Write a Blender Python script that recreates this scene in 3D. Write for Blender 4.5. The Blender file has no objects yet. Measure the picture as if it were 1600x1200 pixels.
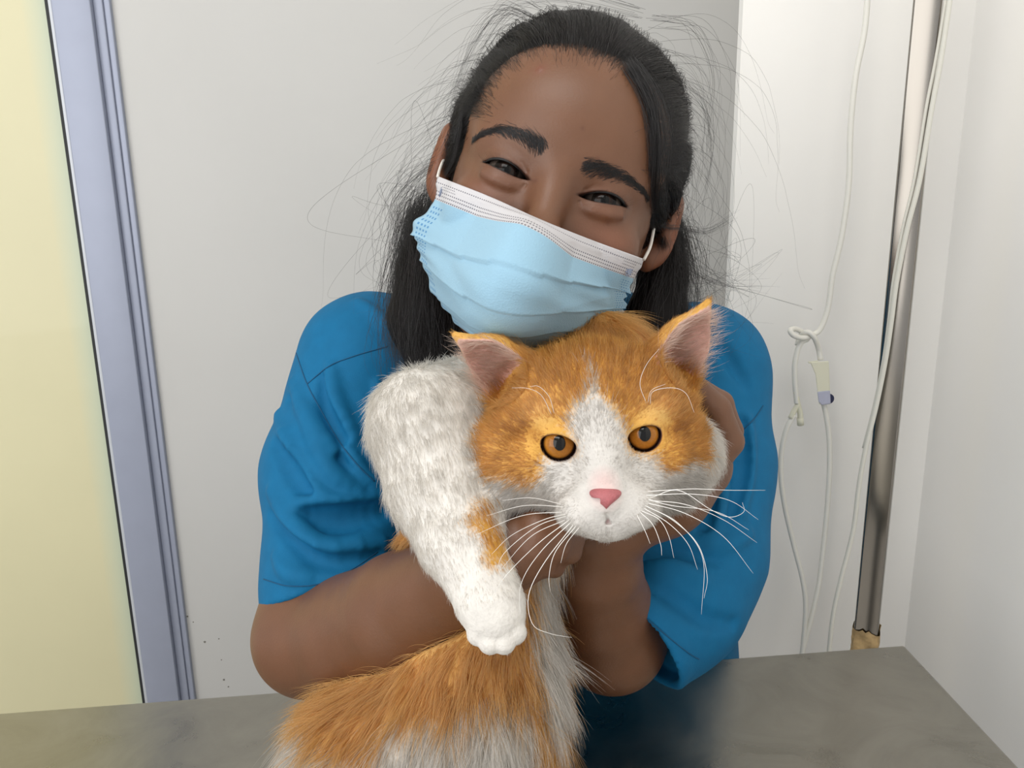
import bpy, bmesh, math, random
import numpy as np
from mathutils import Matrix, Vector

# ------------------------------------------------------------------ camera, world, light, exposure
F = 1250.0                                   # focal length in pixels of the 1600x1200 frame
CAM = np.array([0.0, 0.0, 1.28])
dn = np.array([0.0150, 0.972, 0.2337]); dn /= np.linalg.norm(dn)      # world down, seen in the camera's own axes
fw = np.array([-0.075, -0.22, 1.0]); fw -= dn * fw.dot(dn); fw /= np.linalg.norm(fw)
rt = np.cross(dn, fw); rt /= np.linalg.norm(rt)
C2W = np.array([rt, fw, -dn])                # rows: world x, y, z written in camera axes (x right, y down, z forward)
scene = bpy.context.scene
cam_d = bpy.data.cameras.new('camera'); cam = bpy.data.objects.new('camera', cam_d)
scene.collection.objects.link(cam)
cam_d.sensor_fit = 'HORIZONTAL'; cam_d.sensor_width = 36.0; cam_d.lens = 36.0 * F / 1600.0
cam_d.clip_start = 0.02
R3 = C2W @ np.diag([1.0, -1.0, -1.0])
cam.matrix_world = Matrix([[*R3[0], CAM[0]], [*R3[1], CAM[1]], [*R3[2], CAM[2]], [0, 0, 0, 1]])
scene.camera = cam

world = bpy.data.worlds.new('world'); scene.world = world; world.use_nodes = True
wb = world.node_tree.nodes['Background']
wb.inputs['Color'].default_value = (0.97, 0.98, 1.0, 1); wb.inputs['Strength'].default_value = 0.56

def area(name, loc, target, sx, sy, power, col):
    l = bpy.data.lights.new(name, 'AREA'); l.shape = 'RECTANGLE'; l.size = sx; l.size_y = sy
    l.energy = power; l.color = col
    o = bpy.data.objects.new(name, l); scene.collection.objects.link(o)
    o.location = loc
    o.rotation_euler = (Vector(target) - Vector(loc)).to_track_quat('-Z', 'Y').to_euler()
    return o
area('window_light', (-1.35, -0.80, 1.60), (0.05, 0.6, 1.05), 1.7, 1.7, 19.0, (1.0, 0.99, 0.97))
area('ceiling_light', (-0.25, -0.15, 2.62), (0.15, 0.65, 1.0), 1.0, 0.7, 10.5, (1.0, 0.985, 0.96))

vs = scene.view_settings
scene.display_settings.display_device = 'sRGB'
vs.view_transform = 'Standard'; vs.look = 'None'; vs.exposure = 0.28; vs.gamma = 1.0
try: vs.use_curve_mapping = False
except Exception: pass
scene.cycles.use_denoising = True
scene.cycles.max_bounces = 10; scene.cycles.diffuse_bounces = 5; scene.cycles.transparent_max_bounces = 12

rng = np.random.default_rng(7); random.seed(7)

# ------------------------------------------------------------------ helpers
def K(px, py, d):                            # a point d metres deep on the sight line of a pixel, camera axes
    return np.array([(px - 800) / F * d, (py - 600) / F * d, d])
def W(P):                                    # camera axes -> world
    return np.asarray(P) @ C2W.T + CAM
def KW(px, py, d): return W(K(px, py, d))
def on_plane_z(px, py, z):                   # sight line meets a level plane
    d = C2W @ K(px, py, 1.0); t = (z - CAM[2]) / d[2]; return CAM + d * t
def on_plane_y(px, py, y):
    d = C2W @ K(px, py, 1.0); t = (y - CAM[1]) / d[1]; return CAM + d * t
def lin(r, g, b):
    f = lambda c: (c / 255 / 12.92) if c / 255 <= 0.04045 else ((c / 255 + 0.055) / 1.055) ** 2.4
    return (f(r), f(g), f(b))

def tag(o, label=None, cat=None, group=None, kind=None):
    if label: o['label'] = label
    if cat: o['category'] = cat
    if group: o['group'] = group
    if kind: o['kind'] = kind
    return o
def link(o, parent=None):
    scene.collection.objects.link(o)
    if parent is not None:
        o.parent = parent
        o.matrix_parent_inverse = parent.matrix_world.inverted()
    return o
def empty(name, loc):
    o = bpy.data.objects.new(name, None); o.empty_display_size = 0.05
    o.location = loc; scene.collection.objects.link(o)
    o.matrix_world = Matrix.Translation(Vector(loc))
    return o
def mesh(name, verts, faces, mat, parent=None, smooth=True, cols=None):
    me = bpy.data.meshes.new(name)
    verts = np.asarray(verts, dtype=np.float32)
    if isinstance(faces, np.ndarray):
        n = faces.shape[1]
        me.vertices.add(len(verts)); me.vertices.foreach_set('co', verts.ravel())
        me.loops.add(faces.size); me.loops.foreach_set('vertex_index', faces.ravel().astype(np.int32))
        me.polygons.add(len(faces)); me.polygons.foreach_set('loop_start', np.arange(0, faces.size, n, dtype=np.int32))
        me.update(calc_edges=True); me.validate()
    else:
        me.from_pydata([tuple(map(float, v)) for v in verts], [], [tuple(map(int, f)) for f in faces])
    if smooth: me.polygons.foreach_set('use_smooth', np.ones(len(me.polygons), dtype=bool))
    if cols is not None:
        a = me.attributes.new('col', 'FLOAT_COLOR', 'POINT')
        c = np.ones((len(verts), 4), dtype=np.float32); c[:, :3] = cols
        a.data.foreach_set('color', c.ravel())
    if mat is not None: me.materials.append(mat)
    me.update()
    o = bpy.data.objects.new(name, me)
    return link(o, parent)
def box(name, lo, hi, mat, parent=None, bevel=0.0, rotz=0.0):
    lo = np.array(lo, float); hi = np.array(hi, float)
    c = (lo + hi) / 2; h = (hi - lo) / 2
    bm = bmesh.new(); bmesh.ops.create_cube(bm, size=2.0)
    bmesh.ops.scale(bm, vec=Vector(h), verts=bm.verts)
    if bevel > 0: bmesh.ops.bevel(bm, geom=list(bm.edges), offset=bevel, segments=3, profile=0.5, affect='EDGES')
    if rotz: bmesh.ops.rotate(bm, cent=(0, 0, 0), matrix=Matrix.Rotation(rotz, 3, 'Z'), verts=bm.verts)
    bmesh.ops.translate(bm, vec=Vector(c), verts=bm.verts)
    me = bpy.data.meshes.new(name); bm.to_mesh(me); bm.free()
    if bevel > 0:
        for p in me.polygons: p.use_smooth = True
        try: me.set_sharp_from_angle(angle=math.radians(40))
        except Exception: pass
    me.materials.append(mat)
    return link(bpy.data.objects.new(name, me), parent)
def catmull(pts, n):
    pts = np.asarray(pts, float); P = np.vstack([2 * pts[0] - pts[1], pts, 2 * pts[-1] - pts[-2]])
    seg = len(pts) - 1; ts = np.linspace(0, seg, n); out = []
    for t in ts:
        i = min(int(t), seg - 1); u = t - i
        p0, p1, p2, p3 = P[i], P[i + 1], P[i + 2], P[i + 3]
        out.append(0.5 * ((2 * p1) + (-p0 + p2) * u + (2 * p0 - 5 * p1 + 4 * p2 - p3) * u * u + (-p0 + 3 * p1 - 3 * p2 + p3) * u ** 3))
    return np.array(out)
def tube_geo(path, radii, ns=10, cap=True):
    path = np.asarray(path, float); n = len(path)
    radii = np.broadcast_to(np.asarray(radii, float), (n,))
    T = np.gradient(path, axis=0); T /= np.linalg.norm(T, axis=1)[:, None] + 1e-12
    ref = np.array([0.0, 0, 1.0]) if abs(T[0][2]) < 0.9 else np.array([1.0, 0, 0])
    V = []; N = np.cross(T[0], ref); N /= np.linalg.norm(N)
    for i in range(n):
        N = N - T[i] * N.dot(T[i]); N /= np.linalg.norm(N) + 1e-12
        B = np.cross(T[i], N)
        for a in range(ns):
            th = 2 * math.pi * a / ns
            V.append(path[i] + radii[i] * (math.cos(th) * N + math.sin(th) * B))
    Fc = []
    for i in range(n - 1):
        for a in range(ns):
            b = (a + 1) % ns
            Fc.append((i * ns + a, i * ns + b, (i + 1) * ns + b, (i + 1) * ns + a))
    if cap:
        Fc.append(tuple(range(ns))[::-1]); Fc.append(tuple((n - 1) * ns + a for a in range(ns)))
    return V, Fc
def tube(name, path, radii, mat, parent=None, ns=10, cap=True):
    V, Fc = tube_geo(path, radii, ns, cap)
    return mesh(name, V, Fc, mat, parent)

# materials
def new_mat(name):
    m = bpy.data.materials.new(name); m.use_nodes = True
    nt = m.node_tree; return m, nt, nt.nodes['Principled BSDF']
def pmat(name, col, rough=0.5, metal=0.0, spec=0.5, noise=0.0, nscale=20.0, bump=0.0, bscale=200.0, trans=0.0, sss=0.0, coat=0.0, sheen=0.0, attr=None, stretch=None):
    m, nt, b = new_mat(name); N = nt.nodes; L = nt.links
    b.inputs['Base Color'].default_value = (*col, 1); b.inputs['Roughness'].default_value = rough
    b.inputs['Metallic'].default_value = metal; b.inputs['Specular IOR Level'].default_value = spec
    b.inputs['Transmission Weight'].default_value = trans; b.inputs['Coat Weight'].default_value = coat
    b.inputs['Sheen Weight'].default_value = sheen
    if sss:
        b.inputs['Subsurface Weight'].default_value = sss
        b.inputs['Subsurface Radius'].default_value = (0.008, 0.003, 0.0015); b.inputs['Subsurface Scale'].default_value = 0.5
    tc = N.new('ShaderNodeTexCoord'); src = tc.outputs['Object']
    if stretch:
        mp = N.new('ShaderNodeMapping'); mp.inputs['Scale'].default_value = stretch
        L.new(src, mp.inputs['Vector']); src = mp.outputs['Vector']
    base = None
    if attr:
        at = N.new('ShaderNodeAttribute'); at.attribute_name = attr; base = at.outputs['Color']
        L.new(base, b.inputs['Base Color'])
    if noise:
        nz = N.new('ShaderNodeTexNoise'); nz.inputs['Scale'].default_value = nscale; nz.inputs['Detail'].default_value = 6
        L.new(src, nz.inputs['Vector'])
        mr = N.new('ShaderNodeMapRange'); mr.inputs[1].default_value = 0.3; mr.inputs[2].default_value = 0.7
        mr.inputs[3].default_value = 1 - noise; mr.inputs[4].default_value = 1 + noise
        L.new(nz.outputs['Fac'], mr.inputs[0])
        mx = N.new('ShaderNodeMix'); mx.data_type = 'RGBA'; mx.blend_type = 'MULTIPLY'; mx.inputs[0].default_value = 1.0
        if base is not None: L.new(base, mx.inputs[6])
        else: mx.inputs[6].default_value = (*col, 1)
        L.new(mr.outputs[0], mx.inputs[7]); L.new(mx.outputs[2], b.inputs['Base Color'])
    if bump:
        nb = N.new('ShaderNodeTexNoise'); nb.inputs['Scale'].default_value = bscale; nb.inputs['Detail'].default_value = 4
        L.new(src, nb.inputs['Vector'])
        bp = N.new('ShaderNodeBump'); bp.inputs['Strength'].default_value = bump; bp.inputs['Distance'].default_value = 0.002
        L.new(nb.outputs['Fac'], bp.inputs['Height']); L.new(bp.outputs['Normal'], b.inputs['Normal'])
    return m

# signed-distance modelling (camera axes, metres)
def ell(P, c, r, R=None):
    q = P - np.asarray(c, np.float32)
    if R is not None: q = q @ np.asarray(R, np.float32)
    r = np.asarray(r, np.float32); a = q / r
    k0 = np.sqrt((a * a).sum(1)); a = a / r; k1 = np.sqrt((a * a).sum(1)) + 1e-9
    return np.where(k0 < 0.3, (k0 - 1) * r.min(), k0 * (k0 - 1) / k1)
def sph(P, c, r):
    q = P - np.asarray(c, np.float32); return np.sqrt((q * q).sum(1)) - r
def cone(P, a, b, ra, rb):
    a = np.asarray(a, np.float32); b = np.asarray(b, np.float32); ba = b - a
    pa = P - a; h = np.clip((pa @ ba) / max(float(ba @ ba), 1e-12), 0, 1)
    q = pa - h[:, None] * ba
    return np.sqrt((q * q).sum(1)) - (ra + (rb - ra) * h)
def smin(a, b, k):
    h = np.clip(0.5 + 0.5 * (b - a) / k, 0, 1); return b + (a - b) * h - k * h * (1 - h)
def smax(a, b, k): return -smin(-a, -b, k)
def chain(P, pts, k=0.0):                    # pts: (px, py, depth, radius)
    d = None
    for a, b in zip(pts[:-1], pts[1:]):
        c = cone(P, K(*a[:3]), K(*b[:3]), a[3], b[3])
        d = c if d is None else (smin(d, c, k) if k else np.minimum(d, c))
    return d
def near(f, P, c, r, m=0.04):                 # evaluate f only close to its bounding sphere
    q = P - np.asarray(c, np.float32); d = np.sqrt((q * q).sum(1)) - r
    i = d < m; out = d.astype(np.float32)
    if i.any(): out[i] = f(P[i])
    return out
def axis(*segs):
    out = []
    for a, b, s in segs:
        n = max(1, int(round((b - a) / s))); out.append(np.linspace(a, b, n, endpoint=False))
    out.append([segs[-1][1]]); return np.concatenate(out).astype(np.float32)
def surface(f, X, Y, Z, newton=1):
    nx, ny, nz = len(X), len(Y), len(Z); AX = (X, Y, Z); nn = np.array([nx, ny, nz])
    Fd = np.full((nx, ny, nz), 1.0, np.float32)
    def test(I, B):                          # I: first grid index of each block; keep the blocks the surface may cross
        E = np.minimum(I + B, nn - 1)
        lo = np.stack([AX[j][I[:, j]] for j in range(3)], 1); hi = np.stack([AX[j][E[:, j]] for j in range(3)], 1)
        v = f(((lo + hi) / 2).astype(np.float32)); r = np.linalg.norm(hi - lo, axis=1) / 2
        return v, r * 1.25 + .0012
    def sub(B): return np.stack(np.meshgrid(*[np.arange(B)] * 3, indexing='ij'), -1).reshape(-1, 3)
    def put(I, B, val):
        o = sub(B)
        for k in range(0, len(I), 4000):
            ix = np.minimum((I[k:k + 4000, None] + o[None]).reshape(-1, 3), nn - 1); Fd[ix[:, 0], ix[:, 1], ix[:, 2]] = val
    B1, B2 = 16, 4
    I = np.stack(np.meshgrid(*[np.arange(0, m, B1) for m in nn], indexing='ij'), -1).reshape(-1, 3)
    v, r = test(I, B1); put(I[v < -r], B1, -1.0)
    I = (I[np.abs(v) <= r][:, None] + sub(B1 // B2)[None] * B2).reshape(-1, 3); I = I[(I < nn).all(1)]
    v, r = test(I, B2); put(I[v < -r], B2, -1.0)
    act = I[np.abs(v) <= r]; o = sub(B2)
    for k in range(0, len(act), 5000):
        ix = (act[k:k + 5000, None] + o[None]).reshape(-1, 3); ix = ix[(ix < nn).all(1)]
        P = np.stack([X[ix[:, 0]], Y[ix[:, 1]], Z[ix[:, 2]]], 1)
        Fd[ix[:, 0], ix[:, 1], ix[:, 2]] = f(P)
    S = Fd < 0
    cnt = np.zeros((nx - 1, ny - 1, nz - 1), np.uint8)
    for a in (0, 1):
        for b in (0, 1):
            for c in (0, 1): cnt += S[a:nx - 1 + a, b:ny - 1 + b, c:nz - 1 + c]
    ci = np.argwhere((cnt > 0) & (cnt < 8))
    pos = np.zeros((len(ci), 3)); num = np.zeros(len(ci))
    A = [X, Y, Z]
    for ax in range(3):
        o1, o2 = [a for a in range(3) if a != ax]
        for u in (0, 1):
            for w in (0, 1):
                i0 = ci.copy(); i0[:, o1] += u; i0[:, o2] += w; i1 = i0.copy(); i1[:, ax] += 1
                f0 = Fd[tuple(i0.T)]; f1 = Fd[tuple(i1.T)]; m = (f0 < 0) != (f1 < 0)
                t = np.where(m, f0 / np.where(m, f0 - f1, 1), 0)
                p = np.stack([A[j][i0[:, j]] for j in range(3)], 1).astype(float)
                p[:, ax] += t * (A[ax][i1[:, ax]] - A[ax][i0[:, ax]])
                pos[m] += p[m]; num[m] += 1
    pos /= np.maximum(num, 1)[:, None]
    vid = np.full((nx - 1, ny - 1, nz - 1), -1, np.int32); vid[tuple(ci.T)] = np.arange(len(ci))
    faces = []
    for ax in range(3):
        o1, o2 = [(1, 2), (2, 0), (0, 1)][ax]
        sl0 = [slice(None)] * 3; sl1 = [slice(None)] * 3; sl0[ax] = slice(0, -1); sl1[ax] = slice(1, None)
        e = np.argwhere(S[tuple(sl0)] != S[tuple(sl1)])
        ok = (e[:, o1] > 0) & (e[:, o2] > 0) & (e[:, o1] < [nx, ny, nz][o1] - 1) & (e[:, o2] < [nx, ny, nz][o2] - 1)
        e = e[ok]; inside = S[tuple(e.T)]
        q = []
        for du, dv in ((-1, -1), (0, -1), (0, 0), (-1, 0)):
            c = e.copy(); c[:, o1] += du; c[:, o2] += dv; q.append(vid[tuple(c.T)])
        q = np.stack(q, 1); q[~inside] = q[~inside][:, ::-1]
        faces.append(q)
    faces = np.concatenate(faces); faces = faces[(faces >= 0).all(1)]
    pos = pos.astype(np.float32)
    for _ in range(newton):
        v = f(pos); g = grad(f, pos); gg = (g * g).sum(1) + 1e-6
        stp = np.clip(v / gg, -0.001, 0.001); pos = pos - g * stp[:, None]
    return pos, faces
def grad(f, P, e=4e-4):
    P = P.astype(np.float32); out = np.zeros_like(P)
    for k in ((1, -1, -1), (-1, -1, 1), (-1, 1, -1), (1, 1, 1)):
        k = np.array(k, np.float32); out += k * f(P + k * e)[:, None]
    return out / (4 * e)
def normals(f, P):
    g = grad(f, P); return g / (np.linalg.norm(g, axis=1)[:, None] + 1e-9)
def march(f, px, py, d0=0.3, d1=1.0):        # first surface along sight lines (arrays of pixels), camera axes
    px = np.atleast_1d(np.asarray(px, float)); py = np.atleast_1d(np.asarray(py, float))
    D = np.stack([(px - 800) / F, (py - 600) / F, np.ones_like(px)], 1).astype(np.float32)
    d = np.full(len(px), d0, np.float32)
    for _ in range(90):
        v = f(D * d[:, None]); d = d + np.clip(v, -0.01, 0.02) * 0.75
        d = np.minimum(d, d1)
    return D * d[:, None]
def drape(f, pts, n, lift=0.0005):           # a pixel polyline laid on a surface -> camera-axis path
    c = catmull(np.array(pts, float), n); P = march(f, c[:, 0], c[:, 1])
    return P + normals(f, P) * lift
def inpoly(x, y, poly):
    c = np.zeros(len(x), bool); n = len(poly)
    for i in range(n):
        x0, y0 = poly[i]; x1, y1 = poly[(i + 1) % n]
        m = ((y0 > y) != (y1 > y)); xi = (x1 - x0) * (y - y0) / ((y1 - y0) if y1 != y0 else 1e-9) + x0
        c ^= m & (x < xi)
    return c
def vnoise(P, s, seed=0):                    # cheap smooth value noise, 0..1
    q = P * s + seed * 17.3; i = np.floor(q).astype(np.int64); u = q - i; u = u * u * (3 - 2 * u)
    def h(a):
        n = (a[:, 0] * 374761393 + a[:, 1] * 668265263 + a[:, 2] * 2147483647 + seed * 974711) & 0xffffffff
        n = ((n ^ (n >> 13)) * 1274126177) & 0xffffffff; return ((n ^ (n >> 16)) & 0xffff) / 65535.0
    r = 0
    for a in (0, 1):
        for b in (0, 1):
            for c in (0, 1):
                w = (u[:, 0] if a else 1 - u[:, 0]) * (u[:, 1] if b else 1 - u[:, 1]) * (u[:, 2] if c else 1 - u[:, 2])
                r = r + w * h(i + np.array([a, b, c]))
    return r
def hair(name, pts, radius, mat, parent, cols=None, taper=0.15, label=None):
    # pts (n, k, 3) camera axes
    n, k, _ = pts.shape
    cv = bpy.data.hair_curves.new(name); cv.add_curves([k] * n)
    cv.attributes['position'].data.foreach_set('vector', W(pts.reshape(-1, 3)).astype(np.float32).ravel())
    t = np.linspace(0, 1, k)
    prof = 1 - (1 - taper) * t ** 1.5
    rad = (np.broadcast_to(np.asarray(radius), (n,))[:, None] * prof[None]).astype(np.float32)
    ra = cv.attributes.get('radius') or cv.attributes.new('radius', 'FLOAT', 'POINT')
    ra.data.foreach_set('value', rad.ravel())
    if cols is not None:
        a = cv.attributes.new('col', 'FLOAT_COLOR', 'CURVE')
        c = np.ones((n, 4), np.float32); c[:, :3] = cols; a.data.foreach_set('color', c.ravel())
    cv.materials.append(mat)
    o = bpy.data.objects.new(name, cv); link(o, parent)
    return tag(o, kind='stuff')

# ------------------------------------------------------------------ the setting
TABLE_Z = 0.88
M_wall = pmat('white_wall_paint', lin(243, 241, 237), 0.55, noise=0.015, nscale=6, bump=0.05, bscale=60)
M_panel = pmat('grey_white_partition_paint', lin(196, 195, 192), 0.45, noise=0.02, nscale=4, bump=0.03, bscale=80)
M_floor = pmat('floor_tile', lin(190, 186, 180), 0.35, noise=0.05, nscale=5)
M_ceil = pmat('ceiling_paint', lin(232, 231, 228), 0.7, noise=0.01, nscale=5)
M_alu = pmat('powder_coated_aluminium', lin(156, 162, 180), 0.4, 0.2, noise=0.02, nscale=30)
M_gasket = pmat('black_gasket', lin(30, 32, 34), 0.6, noise=0.1, nscale=60)
M_lightedge = pmat('pale_aluminium_bead', lin(196, 200, 206), 0.35, 0.1, noise=0.02, nscale=40)
M_pane = pmat('pale_yellow_frosted_glass', lin(214, 208, 170), 0.4, noise=0.03, nscale=3.0, bump=0.04, bscale=40, coat=0.2)

WALL_Y = 0.86; PANEL_Y = 1.16
cor = on_plane_y(1466, 540, WALL_Y)                   # inner corner of the room behind the pole
edg = on_plane_y(1150, 240, WALL_Y)                   # free end of the white wall
XR = cor[0]; XE = edg[0]
tag(box('floor', (-2.2, -1.6, -0.06), (XR + 0.1, 1.6, 0.0), M_floor), 'pale tiled floor of the treatment room', kind='structure')
tag(box('ceiling', (-2.2, -1.6, 2.7), (XR + 0.1, 1.6, 2.76), M_ceil), 'white ceiling of the treatment room', kind='structure')
tag(box('wall_right', (XR, -1.6, 0.0), (XR + 0.1, WALL_Y + 0.12, 2.7), M_wall), 'plain white wall along the right end of the steel table', kind='structure')
tag(box('wall_back', (XE, WALL_Y, 0.0), (XR, WALL_Y + 0.012, 2.7), M_wall), 'bright white wall behind the drip tubing and the steel pole', kind='structure')
tag(box('wall_inner', (XE + 0.22, WALL_Y + 0.012, 0.0), (XE + 0.28, PANEL_Y, 2.7), M_wall), 'hidden return of the white wall', kind='structure')
# grey-white partition and the glazed door on its left
pA = on_plane_y(236, 600, PANEL_Y)[0]; pB = on_plane_y(160, 600, PANEL_Y)[0]
xg = on_plane_y(163, 580, PANEL_Y)[0]; xf = on_plane_y(222, 580, PANEL_Y)[0]; xs = on_plane_y(240, 580, PANEL_Y)[0]
part_ = tag(box('wall_left', (xs, PANEL_Y, 0.0), (XE + 0.30, PANEL_Y + 0.06, 2.7), M_panel), 'grey white partition wall behind the woman', kind='structure')
mt, nt_, b_ = new_mat('wall_dirt_speck'); b_.inputs['Base Color'].default_value = (*lin(118, 115, 108), 1)
for (px, py, r) in ((293, 963, 2.2), (320, 1003, 2.6), (350, 1062, 2.4), (357, 1073, 1.8), (342, 998, 1.6), (302, 972, 1.5), (346, 1031, 1.4)):
    c = on_plane_y(px, py, PANEL_Y); rr = r * 0.85 / F
    n = 9; V = [(c[0] + rr * math.cos(a) * (1 + 0.25 * math.sin(3 * a + px)), PANEL_Y - 0.0004, c[2] + rr * math.sin(a)) for a in np.linspace(0, 2 * math.pi, n, endpoint=False)]
    V2 = [(v[0], PANEL_Y + 0.0005, v[2]) for v in V]
    Fc = [tuple(range(n))[::-1], tuple(range(n, 2 * n))] + [(i, (i + 1) % n, n + (i + 1) % n, n + i) for i in range(n)]
    mesh('dirt_speck', V + V2, Fc, mt, part_, smooth=False)
nt = M_pane.node_tree; N = nt.nodes; L = nt.links; b = N['Principled BSDF']       # the tint of the glass turns green towards its edge
old = b.inputs['Base Color'].links[0].from_socket
tc = N.new('ShaderNodeTexCoord'); sx = N.new('ShaderNodeSeparateXYZ'); L.new(tc.outputs['Object'], sx.inputs[0])
mr = N.new('ShaderNodeMapRange'); mr.inputs[1].default_value = xg - 0.042; mr.inputs[2].default_value = xg - 0.010; L.new(sx.outputs['X'], mr.inputs[0])
mx = N.new('ShaderNodeMix'); mx.data_type = 'RGBA'; L.new(mr.outputs[0], mx.inputs[0]); L.new(old, mx.inputs[6]); mx.inputs[7].default_value = (*lin(196, 206, 182), 1); L.new(mx.outputs[2], b.inputs['Base Color'])
door = empty('door_1', (xg, PANEL_Y, 0.0))
tag(door, 'glazed door with a pale yellow frosted pane in a grey aluminium frame', kind='structure')
box('stile', (xg + 0.004, PANEL_Y - 0.018, 0.0), (xf, PANEL_Y + 0.03, 2.7), M_alu, door, 0.0015)
box('stile_rebate', (xf, PANEL_Y - 0.010, 0.0), (xs - 0.004, PANEL_Y + 0.03, 2.7), M_alu, door, 0.0012)
box('cover_bead', (xs - 0.004, PANEL_Y - 0.007, 0.0), (xs + 0.004, PANEL_Y + 0.03, 2.7), M_alu, door, 0.001)
box('glazing_bead', (xg - 0.0005, PANEL_Y - 0.016, 0.0), (xg + 0.004, PANEL_Y + 0.03, 2.7), M_lightedge, door, 0.0008)
box('gasket', (xg - 0.0045, PANEL_Y - 0.0155, 0.0), (xg - 0.0005, PANEL_Y + 0.03, 2.7), M_gasket, door)
box('glass_pane', (-1.25, PANEL_Y, 0.0), (xg - 0.0045, PANEL_Y + 0.012, 2.7), M_pane, door)

# ------------------------------------------------------------------ steel table
M_steel, nt, b = new_mat('brushed_stainless_table_top')
b.inputs['Metallic'].default_value = 1.0; N = nt.nodes; L = nt.links
tc = N.new('ShaderNodeTexCoord'); mp = N.new('ShaderNodeMapping'); mp.inputs['Scale'].default_value = (1.0, 1.0, 1.0)
L.new(tc.outputs['Object'], mp.inputs['Vector'])
n1 = N.new('ShaderNodeTexNoise'); n1.inputs['Scale'].default_value = 14; n1.inputs['Detail'].default_value = 7; n1.inputs['Roughness'].default_value = 0.62; n1.inputs['Distortion'].default_value = 1.2
L.new(mp.outputs['Vector'], n1.inputs['Vector'])
mr = N.new('ShaderNodeMapRange'); mr.inputs[1].default_value = 0.35; mr.inputs[2].default_value = 0.72; mr.inputs[3].default_value = 0.25; mr.inputs[4].default_value = 0.42
L.new(n1.outputs['Fac'], mr.inputs[0]); L.new(mr.outputs[0], b.inputs['Roughness'])
cr = N.new('ShaderNodeMix'); cr.data_type = 'RGBA'
cr.inputs[6].default_value = (*lin(128, 124, 115), 1); cr.inputs[7].default_value = (*lin(186, 182, 172), 1)
L.new(n1.outputs['Fac'], cr.inputs[0]); L.new(cr.outputs[2], b.inputs['Base Color'])
n2 = N.new('ShaderNodeTexNoise'); n2.inputs['Scale'].default_value = 400; L.new(mp.outputs['Vector'], n2.inputs['Vector'])
bp = N.new('ShaderNodeBump'); bp.inputs['Strength'].default_value = 0.06; bp.inputs['Distance'].default_value = 0.001
L.new(n2.outputs['Fac'], bp.inputs['Height']); L.new(bp.outputs['Normal'], b.inputs['Normal'])
M_leg = pmat('stainless_leg', lin(170, 168, 165), 0.3, 1.0, noise=0.03, nscale=20)

tr = on_plane_z(1413, 1007, TABLE_Z); tl = on_plane_z(0, 1113, TABLE_Z); rb = on_plane_z(1590, 1195, TABLE_Z)
e1 = (tl - tr); e1 /= np.linalg.norm(e1)              # along the far edge, to the left
e2 = (rb - tr); e2 /= np.linalg.norm(e2)              # along the right edge, towards the viewer
LEN, DEP, TH = 1.25, 0.62, 0.035
def table_prism(name, pts, z0, z1, mat, parent, bev):
    bm = bmesh.new(); lo = [bm.verts.new((p[0], p[1], z0)) for p in pts]; hi = [bm.verts.new((p[0], p[1], z1)) for p in pts]
    bm.faces.new(lo[::-1]); bm.faces.new(hi); n = len(pts)
    for i in range(n): bm.faces.new((lo[i], lo[(i + 1) % n], hi[(i + 1) % n], hi[i]))
    bmesh.ops.recalc_face_normals(bm, faces=bm.faces)
    if bev: bmesh.ops.bevel(bm, geom=list(bm.edges), offset=bev, segments=4, profile=0.5, affect='EDGES')
    me = bpy.data.meshes.new(name); bm.to_mesh(me); bm.free()
    for p in me.polygons: p.use_smooth = True
    me.set_sharp_from_angle(angle=math.radians(35)); me.materials.append(mat)
    return link(bpy.data.objects.new(name, me), parent)
cent = tr + e1 * LEN / 2 + e2 * DEP / 2
table = empty('steel_table', (cent[0], cent[1], 0.0))
tag(table, 'stainless steel examination table with a scuffed top under the cat', 'table')
table_prism('table_top', [tr, tr + e1 * LEN, tr + e1 * LEN + e2 * DEP, tr + e2 * DEP], TABLE_Z - TH, TABLE_Z, M_steel, table, 0.003)
for s, t in ((0.07, 0.06), (LEN - 0.07, 0.06), (0.07, DEP - 0.06), (LEN - 0.07, DEP - 0.06)):
    c = tr + e1 * s + e2 * t
    box('leg', (c[0] - 0.018, c[1] - 0.018, 0.0), (c[0] + 0.018, c[1] + 0.018, TABLE_Z - TH), M_leg, table, 0.003)
for s in (0.07, LEN - 0.07):
    a = tr + e1 * s + e2 * 0.06; c = tr + e1 * s + e2 * (DEP - 0.06)
    tube('stretcher', [[a[0], a[1], 0.25], [c[0], c[1], 0.25]], 0.011, M_leg, table)

# ------------------------------------------------------------------ steel pole
M_pole = pmat('polished_stainless_pole', lin(146, 141, 134), 0.20, 1.0, noise=0.06, nscale=25, stretch=(1, 1, 0.15))
M_tape = pmat('old_masking_tape', lin(176, 148, 104), 0.65, noise=0.30, nscale=70, bump=0.5, bscale=160)
M_tapeS = pmat('stained_tape_edge', lin(92, 62, 40), 0.7, noise=0.3, nscale=80)
POLE_Y = 0.775
p0 = on_plane_y(1362, 960, POLE_Y); p1 = on_plane_y(1444, 0, POLE_Y)
px_, py_ = (p0[0] + p1[0]) / 2, POLE_Y
pole = empty('drip_stand', (px_, py_, 0.0))
tag(pole, 'square stainless steel drip stand pole with old tape at table height', 'drip stand')
half = 0.0122; rot = math.radians(-33)
p2 = box('pole', (px_ - half, py_ - half, 0.02), (px_ + half, py_ + half, 2.3), M_pole, pole, 0.0022, rotz=rot)
zt = on_plane_y(1357, 1004, POLE_Y)[2]; zt2 = on_plane_y(1360, 979, POLE_Y)[2]
bm = bmesh.new(); ring = []
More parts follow.
